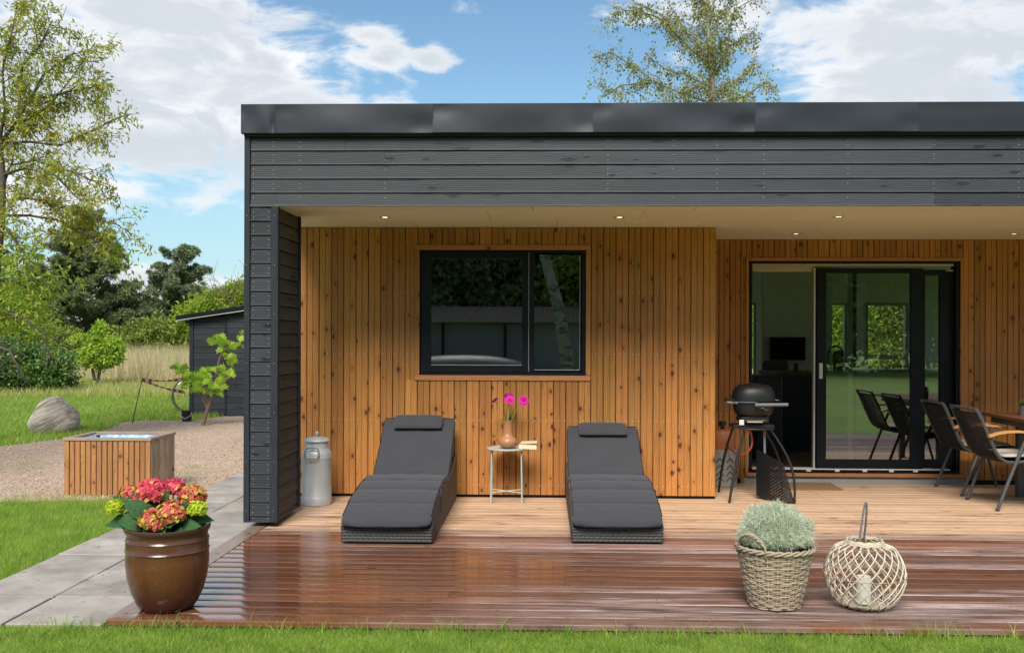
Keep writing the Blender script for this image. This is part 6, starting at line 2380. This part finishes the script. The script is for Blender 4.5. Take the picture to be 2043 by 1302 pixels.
trunk = [Vector((0, 0, 0)), T1(-35, 700), T1(-12, 560), T1(2, 440), T1(4, 350), T1(-2, 290)]
mb.tube(trunk, [.11, .09, .07, .055, .05, .045], 9)
limbs = [([(4, 350), (0, 285), (35, 240), (60, 200), (85, 150), (150, 105)], 0.0), ([(-2, 290), (20, 262), (50, 240), (95, 215), (140, 160), (190, 85)], .2), ([(0, 285), (60, 283), (120, 290), (180, 262), (238, 235)], -.3),
         ([(5, 400), (60, 395), (110, 410), (170, 430), (240, 450)], .1), ([(3, 380), (20, 330), (70, 320), (150, 345), (205, 370)], .4), ([(-2, 290), (10, 220), (5, 140), (25, 60), (35, 5)], 0),
         ([(-2, 300), (-30, 250), (-40, 150), (-10, 60)], -.2), ([(35, 240), (40, 190), (45, 130), (80, 90), (105, 40)], -.2), ([(2, 440), (30, 480), (45, 500), (60, 530)], -.4), ([(-12, 560), (20, 560), (60, 575), (85, 570)], .3),
         ([(-12, 520), (15, 500), (40, 520)], -.5), ([(-30, 640), (0, 620), (40, 632), (85, 660), (95, 700)], -.5), ([(-35, 700), (-10, 690), (20, 700), (38, 735)], -.3), ([(2, 430), (60, 430), (120, 440), (190, 480), (215, 500)], .2),
         ([(4, 350), (50, 335), (110, 350), (160, 400)], -.5), ([(60, 200), (110, 190), (150, 180), (185, 175)], .1), ([(-20, 560), (0, 600), (30, 640), (50, 650)], .5)]
for seq, dy in limbs:
    q = [T1(a, b, dy * k / len(seq)) for k, (a, b) in enumerate(seq)]
    n_ = len(q)
    mb.tube(q, [.019 * (1 - .8 * k / (n_ - 1)) + .003 for k in range(n_)], 6)
    for i in range(1, n_):
        a, b_ = q[i - 1], q[i]
        dd = (b_ - a).normalized()
        for c in range(5 if i > 1 else 3):
            s0 = a.lerp(b_, (c + .5) / 5)
            nd = (dd * .8 + Vector((rr.gauss(0, .6), rr.gauss(0, .6), rr.gauss(.05, .5)))).normalized()
            grow(mb, s0, nd, rr.uniform(.22, .5), .007, 1, .8, 2, tips, rr, .10, 3, .0022, 0, .22)
mb.build('trunk', 'bark', tree1, smooth=60)
sel = [q for q in tips if True]
low = [q for q in tips if q[0].z + GZ < P(0, 500, YT1).z]
sel = [q for q in tips if q[0].z + GZ >= P(0, 500, YT1).z]
leafy(tree1, sel, 3, .05, .072, .30, 'leaf_cherry', .75)
low = [q for q in low if q[0].z + GZ > P(0, 655, YT1).z]
leafy(tree1, low, 2, .07, .08, .32, 'leaf_bright', .6, name='lower_crown')

# birch behind the house
rr = random.Random(5)
YBR = 24.0
bb = P(1418, 207, YBR)
birch = thing('birch_tree', 'tall airy birch tree rising behind the flat roof', 'tree', (bb.x, YBR, GZ))
org = Vector((bb.x, YBR, GZ))


def TB(px, py, dy=0):
    return P(px, py, YBR + dy) - org


mb = MB()
tips = []
tr = [Vector((0.1, 0, 0)), TB(1426, 400), TB(1422, 207), TB(1421, 150), TB(1417, 100), TB(1412, 50), TB(1425, 0), TB(1418, -60), TB(1420, -130)]
mb.tube(tr, [.16, .12, .085, .07, .06, .045, .035, .025, .012], 9)
lim = [[(1421, 150), (1400, 105), (1375, 75), (1355, 40), (1330, 0)], [(1419, 130), (1380, 100), (1340, 60), (1320, 30), (1290, 15), (1265, 5)], [(1422, 207), (1370, 190), (1310, 165), (1260, 130), (1220, 105), (1180, 115)],
       [(1417, 100), (1412, 75), (1395, 45), (1400, 0)], [(1421, 160), (1450, 110), (1455, 60), (1465, 20), (1500, 0)], [(1422, 190), (1465, 165), (1500, 130), (1510, 110)], [(1422, 215), (1475, 200), (1525, 165), (1552, 180)],
       [(1422, 230), (1480, 225), (1540, 215), (1570, 220)], [(1425, 260), (1360, 240), (1300, 215), (1250, 225), (1215, 250)], [(1420, 100), (1380, 70), (1300, 30), (1240, 20), (1215, 40)], [(1417, 60), (1450, 20), (1460, -30)],
       [(1420, 40), (1390, -10), (1370, -60)], [(1424, 20), (1360, -40), (1300, -40)], [(1422, 175), (1370, 150), (1330, 140), (1290, 110)], [(1421, 140), (1460, 90), (1490, 75), (1505, 60)], [(1424, 300), (1480, 280), (1540, 270)], [(1424, 300), (1360, 290), (1280, 280)],
       [(1422, 200), (1400, 170), (1350, 185), (1330, 205)], [(1422, 200), (1450, 180), (1470, 200)], [(1420, 120), (1440, 90), (1430, 60)], [(1300, 165), (1240, 170), (1210, 190), (1200, 165)], [(1418, -20), (1460, -60), (1500, -90)], [(1418, -50), (1360, -100), (1330, -120)]]
for seq in lim:
    dy = rr.uniform(-1.4, 1.4)
    q = [TB(a, b, dy * k / len(seq)) for k, (a, b) in enumerate(seq)]
    n_ = len(q)
    mb.tube(q, [.022 * (1 - .8 * k / (n_ - 1)) + .005 for k in range(n_)], 6)
    for i in range(1, n_):
        a, b_ = q[i - 1], q[i]
        L = (b_ - a).length
        for c in range(max(6, int(L / .045))):
            s0 = a.lerp(b_, rr.random())
            nd = Vector((rr.gauss(0, .6), rr.gauss(0, .6), rr.gauss(-.1, .5))).normalized()
            grow(mb, s0, nd, rr.uniform(.25, .65), .006, 0, .8, 0, tips, rr, .55, 5, .003, 0, .2)
mb.build('trunk', 'bark_pale', birch, smooth=60)
leafy(birch, tips, 1, .06, .062, .75, 'leaf_birch', .5)


def pine(px, ytop, ybase, Y, wpx, mat, seed, label, lean=0.0, sparse=1.0, cone=True):
    rr = random.Random(seed)
    b0 = P(px, ybase, Y)
    t_ = P(px, ytop, Y)
    Hh = t_.z - GZ
    o = thing('pine_tree', label, 'tree', (b0.x, Y, GZ), group=None)
    mb = MB()
    n_ = 8
    ctr = [Vector((lean * k / n_ + .12 * sin(k + seed), 0, Hh * k / n_)) for k in range(n_ + 1)]
    mb.tube(ctr, [.16 * (1 - .85 * k / n_) * Hh / 7 + .01 for k in range(n_ + 1)], 7)
    R = wpx / 2 * Y / FPX
    pts, dirs = [], []
    nb_ = int(30 * sparse * Hh / 6)
    for k in range(nb_):
        u = .12 + .88 * (k + rr.random()) / nb_
        zz = Hh * u
        base = ctr[0].lerp(ctr[-1], u)
        base.z = zz
        a = rr.uniform(0, 2 * pi)
        if cone:
            prof = (1 - u) ** .7 * 1.05 + .10
        else:
            prof = sin(pi * min(1, (u + .15) / 1.15)) ** .5 * .9 + .12
        L = R * prof * rr.uniform(.8, 1.15)
        d = Vector((cos(a), sin(a), rr.uniform(.05, .35) + (.6 if u > .85 else 0)))
        q = [base + d.normalized() * L * s - Vector((0, 0, .05 * L * sin(pi * s))) + Vector((0, 0, .10 * L * s * s)) for s in (0, .25, .5, .75, 1)]
        mb.tube(q, [.03, .022, .016, .01, .006], 4)
        nt = max(7, int(L / R * 24))
        for j in range(nt):
            s = .25 + .75 * (j + rr.random()) / nt
            c = q[0].lerp(q[-1], s)
            c += Vector((rr.gauss(0, .15), rr.gauss(0, .15), rr.gauss(.04, .08))) * L * .55
            m_ = int(80 + 30 * rr.random())
            v = np.array([rr.gauss(0, 1) for _ in range(m_ * 3)]).reshape(-1, 3)
            v = unit(v + np.array([[d.x * .5, d.y * .5, .7]]))
            pts.append(np.array(c)[None] + v * .04 + np.array([[rr.gauss(0, .1) * R * .18 for _ in range(3)] for _ in range(m_)]) * np.array([[1, 1, .5]]))
            dirs.append(v)
    mb.build('trunk', 'bark', o, smooth=60)
    pts, dirs = np.concatenate(pts), np.concatenate(dirs)
    link('crown', leaf_mesh('crown', pts, dirs, .145 * Y / 42, .24, mat), o)
    return o


pine(165, 430, 740, 42, 275, 'needle', 5, 'tall dark green pine with broad tiers left of the shed', sparse=2.6)
pine(352, 510, 740, 48, 165, 'needle_blue', 23, 'smaller blue green pine just left of the shed roof', sparse=2.2, cone=False)
pine(58, 560, 740, 46, 150, 'needle', 14, 'dark pine half hidden behind the cherry tree', sparse=1.2, cone=False)


def shrub(name, lobes, n, L, W, mat, label, cat='shrub', Y=None, stems=3, droop=.1, shell=.45):
    """lobes: (centre vector, rx, ry, rz)"""
    c0 = Vector(lobes[0][0])
    o = thing(name, label, cat, (c0.x, c0.y, GZ))
    far_f = 1.0 if name == 'broadleaf_tree' else 2.6
    n = int(n * far_f); L = L / sqrt(far_f) * (1.1 if far_f > 1 else 1)
    tot = sum(b[1] * b[3] + b[2] * b[3] for b in lobes)
    P_, D_ = [], []
    for (c, rx, ry, rz) in lobes:
        k = int(n * (rx * rz + ry * rz) / tot)
        v = unit(rng.normal(size=(k, 3)))
        r_ = (rng.random((k, 1)) ** shell)
        lump = 1 + .12 * rng.normal(size=(k, 1)) + .28 * np.sin(v[:, :1] * 7 + c[0]) * np.sin(v[:, 2:3] * 6 + 1) + .12 * np.sin(v[:, 1:2] * 13)
        p = v * r_ * lump * np.array([[rx, ry, rz]]) + np.array([[c[0] - c0.x, c[1] - c0.y, c[2] - GZ]])
        P_.append(p)
        D_.append(v * .6 + rng.normal(size=(k, 3)) * .7 + np.array([[0, 0, -droop]]))
    P_, D_ = np.concatenate(P_), np.concatenate(D_)
    k = P_[:, 2] > 0.02
    link('foliage', leaf_mesh('foliage', P_[k], D_[k], L, W, mat), o)
    mb = MB()
    for (c, rx, ry, rz) in lobes[:max(1, stems)]:
        e_ = Vector((c[0] - c0.x, c[1] - c0.y, max(.2, c[2] - GZ)))
        mb.tube([(0, 0, -.03), e_ * .5 + Vector((.1, 0, 0)), e_ + Vector((0, 0, rz * .4))], [.05, .035, .012], 6)
    mb.build('stems', 'bark', o)
    return o


def SB(px, py, Y, rxp, rzp, ryf=1.0):
    c = P(px, py, Y)
    s = Y / FPX
    return (tuple(c), rxp * s, rxp * s * ryf, rzp * s)


shrub('hedge', [SB(60, 745, 23.5, 76, 48), SB(0, 740, 23.2, 70, 55), SB(105, 752, 23, 28, 40), SB(-60, 745, 23, 60, 50)], 26000, .12, .6, 'leaf_hedge', 'dense rounded dark green hedge on the lawn behind the boulder', 'hedge', shell=.28)
shrub('bright_shrub', [SB(192, 708, 26, 30, 26), SB(196, 676, 26, 16, 26), SB(160, 676, 26, 18, 8), SB(222, 690, 26, 20, 16), SB(212, 716, 26, 26, 14), SB(172, 712, 26, 20, 14), SB(200, 655, 26, 8, 14), SB(235, 705, 26, 10, 8)], 6000, .15, .36, 'leaf_lime', 'bright lime green sapling standing in the dry grass', 'sapling', shell=.5)
shrub('green_shrub', [SB(275, 690, 40, 70, 40), SB(320, 680, 40, 50, 44), SB(360, 690, 40, 50, 50)], 15000, .24, .4, 'leaf_mid', 'broad olive green bush behind the dry grass beside the shed', 'bush')
shrub('green_shrub', [SB(90, 690, 36, 60, 40), SB(130, 700, 36, 50, 34)], 11000, .20, .4, 'leaf_mid', 'olive green bush between hedge and bright sapling', 'bush')
shrub('dark_shrub', [SB(255, 700, 46, 60, 48), SB(310, 665, 50, 40, 40)], 9000, .25, .4, 'leaf_dark', 'dark bush in the gap between the two pines', 'bush')
shrub('yellow_shrub', [SB(440, 610, 40, 55, 36), SB(480, 600, 40, 50, 40), SB(400, 640, 40, 50, 40), SB(520, 620, 40, 50, 50)], 14000, .20, .4, 'leaf_bright', 'yellow green thicket rising above the shed roof', 'thicket')
shrub('left_shrub', [SB(10, 640, 30, 70, 56), SB(-30, 600, 30, 60, 80), SB(40, 600, 30, 34, 40), SB(55, 665, 30, 45, 30)], 13000, .17, .4, 'leaf_bright', 'light green shrub behind the hedge at the left edge', 'shrub')
# bare twigs above the thicket
mb = MB()
rr = random.Random(2)
tw = P(465, 560, 39)
tips_ = []
for k in range(16):
    a = P(450 + rr.uniform(-25, 35), 610, 39)
    b_ = P(455 + rr.uniform(-45, 40), 530 + rr.uniform(0, 50), 39)
    grow(mb, a, (b_ - a), (b_ - a).length, .014, 1, .5, 3, tips_, rr, .1, 4, .006)
mb.v = [(x - tw.x, y - 39, z - GZ) for x, y, z in mb.v]
mb.build('bare_twigs', 'vine_bark', None, (tw.x, 39, GZ), label='bare pale twigs sticking up from the thicket behind the shed', cat='twigs')
# behind the house, seen through the back windows
for i, (px, Y, mt, lab) in enumerate(((1510, 25.5, 'leaf_bright', 'light green bush seen through the narrow back window'), (1665, 25.0, 'leaf_bright', 'green bush seen through the glass beside the arched tap'), (1775, 25.6, 'leaf_mid', 'green bush seen through the wide back window of the living room'), (1900, 26, 'leaf_mid', 'green bush behind the house farthest right'))):
    shrub('garden_bush', [SB(px, 640, Y, 66, 52), SB(px + 20, 590, Y, 60, 50), SB(px - 20, 690, Y, 66, 40), SB(px, 710, Y, 70, 25)], 9000, .16, .38, mt, lab, 'bush', shell=.4)

# across the lawn, behind the camera: what the windows mirror
barn = thing('barn', 'long low barn with a corrugated roof across the lawn behind the camera', 'barn', (0, -16, GZ))
MB().box((-9, -6, 0), (7, 0, 1.95)).build('wall', 'barn_wall', barn)
mb = MB()
ncor = 520
vs = []
for i in range(ncor + 1):
    xx = -9.4 + 16.8 * i / ncor
    dz_ = .018 * sin(i * pi / 2 + .5)
    vs += [(xx, .45, 1.92 + dz_), (xx, -3, 2.55 + dz_), (xx, -6.4, 1.95 + dz_)]
fs = []
for i in range(ncor):
    for k in range(2):
        fs.append((i * 3 + k, i * 3 + k + 1, (i + 1) * 3 + k + 1, (i + 1) * 3 + k))
mb.add(vs, fs).build('roof', 'corrugated', barn)
for xx in (-3.4, -1.3):
    MB().tube([(xx, .2, 0), (xx, .2, 1.9)], .05, 8).build('post', 'corrugated', barn)
rowb = thing('rowing_boat', 'white upturned rowing boat lying before the barn behind the camera', 'boat', (-2.6, -14.6, GZ))
vs = []
for j in range(9):
    for i in range(21):
        u, v = 2 * i / 20 - 1, pi * j / 8
        wdt = (1 - abs(u) ** 2.5) ** .6 if abs(u) < 1 else 0
        vs.append((u * 2.3, cos(v) * .75 * wdt, .05 + .8 * sin(v) ** .7 * (.35 + .65 * wdt)))
MB().add(vs, [(j * 21 + i, j * 21 + i + 1, (j + 1) * 21 + i + 1, (j + 1) * 21 + i) for j in range(8) for i in range(20)]).build('hull', 'boat_white', rowb, smooth=40)
rr = random.Random(31)
bt = thing('birch_tree', 'birch with a leaning white trunk on the lawn behind the camera', 'tree', (0.62, -5.2, GZ))
mb = MB()
tips = []
mb.tube([(0.0, 0, -.05), (-.10, 0, 1), (-.26, 0, 2), (-.58, 0, 3.2), (-.9, 0, 4.6), (-1.1, 0, 6.2), (-1.2, 0, 8)], [.20, .16, .14, .12, .10, .07, .03], 10)
for k in range(26):
    u = .50 + .50 * k / 26
    c = Vector((-.3 - u, 0, 8 * u))
    grow(mb, c, (rr.gauss(0, 1), rr.gauss(0, 1), .5), 2.0 * (1.15 - u) + .5, .04, 1, .8, 4, tips, rr, .2, 4, .008)
mb.build('trunk', 'birch_bark', bt, smooth=60)
leafy(bt, tips, 2, .12, .10, .7, 'leaf_birch', .4)
for i in range(11):
    xx = -22 + i * 4.3 + rr.uniform(-1, 1)
    yy = -25 + rr.uniform(-2, 2)
    hh_ = rr.uniform(6, 9)
    shrub('broadleaf_tree', [((xx, yy, hh_ * .62), 3.0, 2.6, hh_ * .40), ((xx + rr.uniform(-1.5, 1.5), yy + .8, hh_ * .34), 2.8, 2.2, hh_ * .34), ((xx + rr.uniform(-1.5, 1.5), yy, hh_ * .82), 1.9, 1.8, hh_ * .24)],
          20000, .30, .6, 'leaf_far' if i % 3 else 'leaf_mid', 'broadleaf tree in the row behind the camera, number %d from the left' % (i + 1), 'tree', shell=.3)
bl = [q for q in bpy.data.objects if q.name.startswith('broadleaf_tree')]
bl.sort(key=lambda q: q.location.x)
for q in bl:
    q['label'] = 'dense green tree in the row beyond the barn behind the camera'
    q['group'] = 'trees in a row beyond the barn'
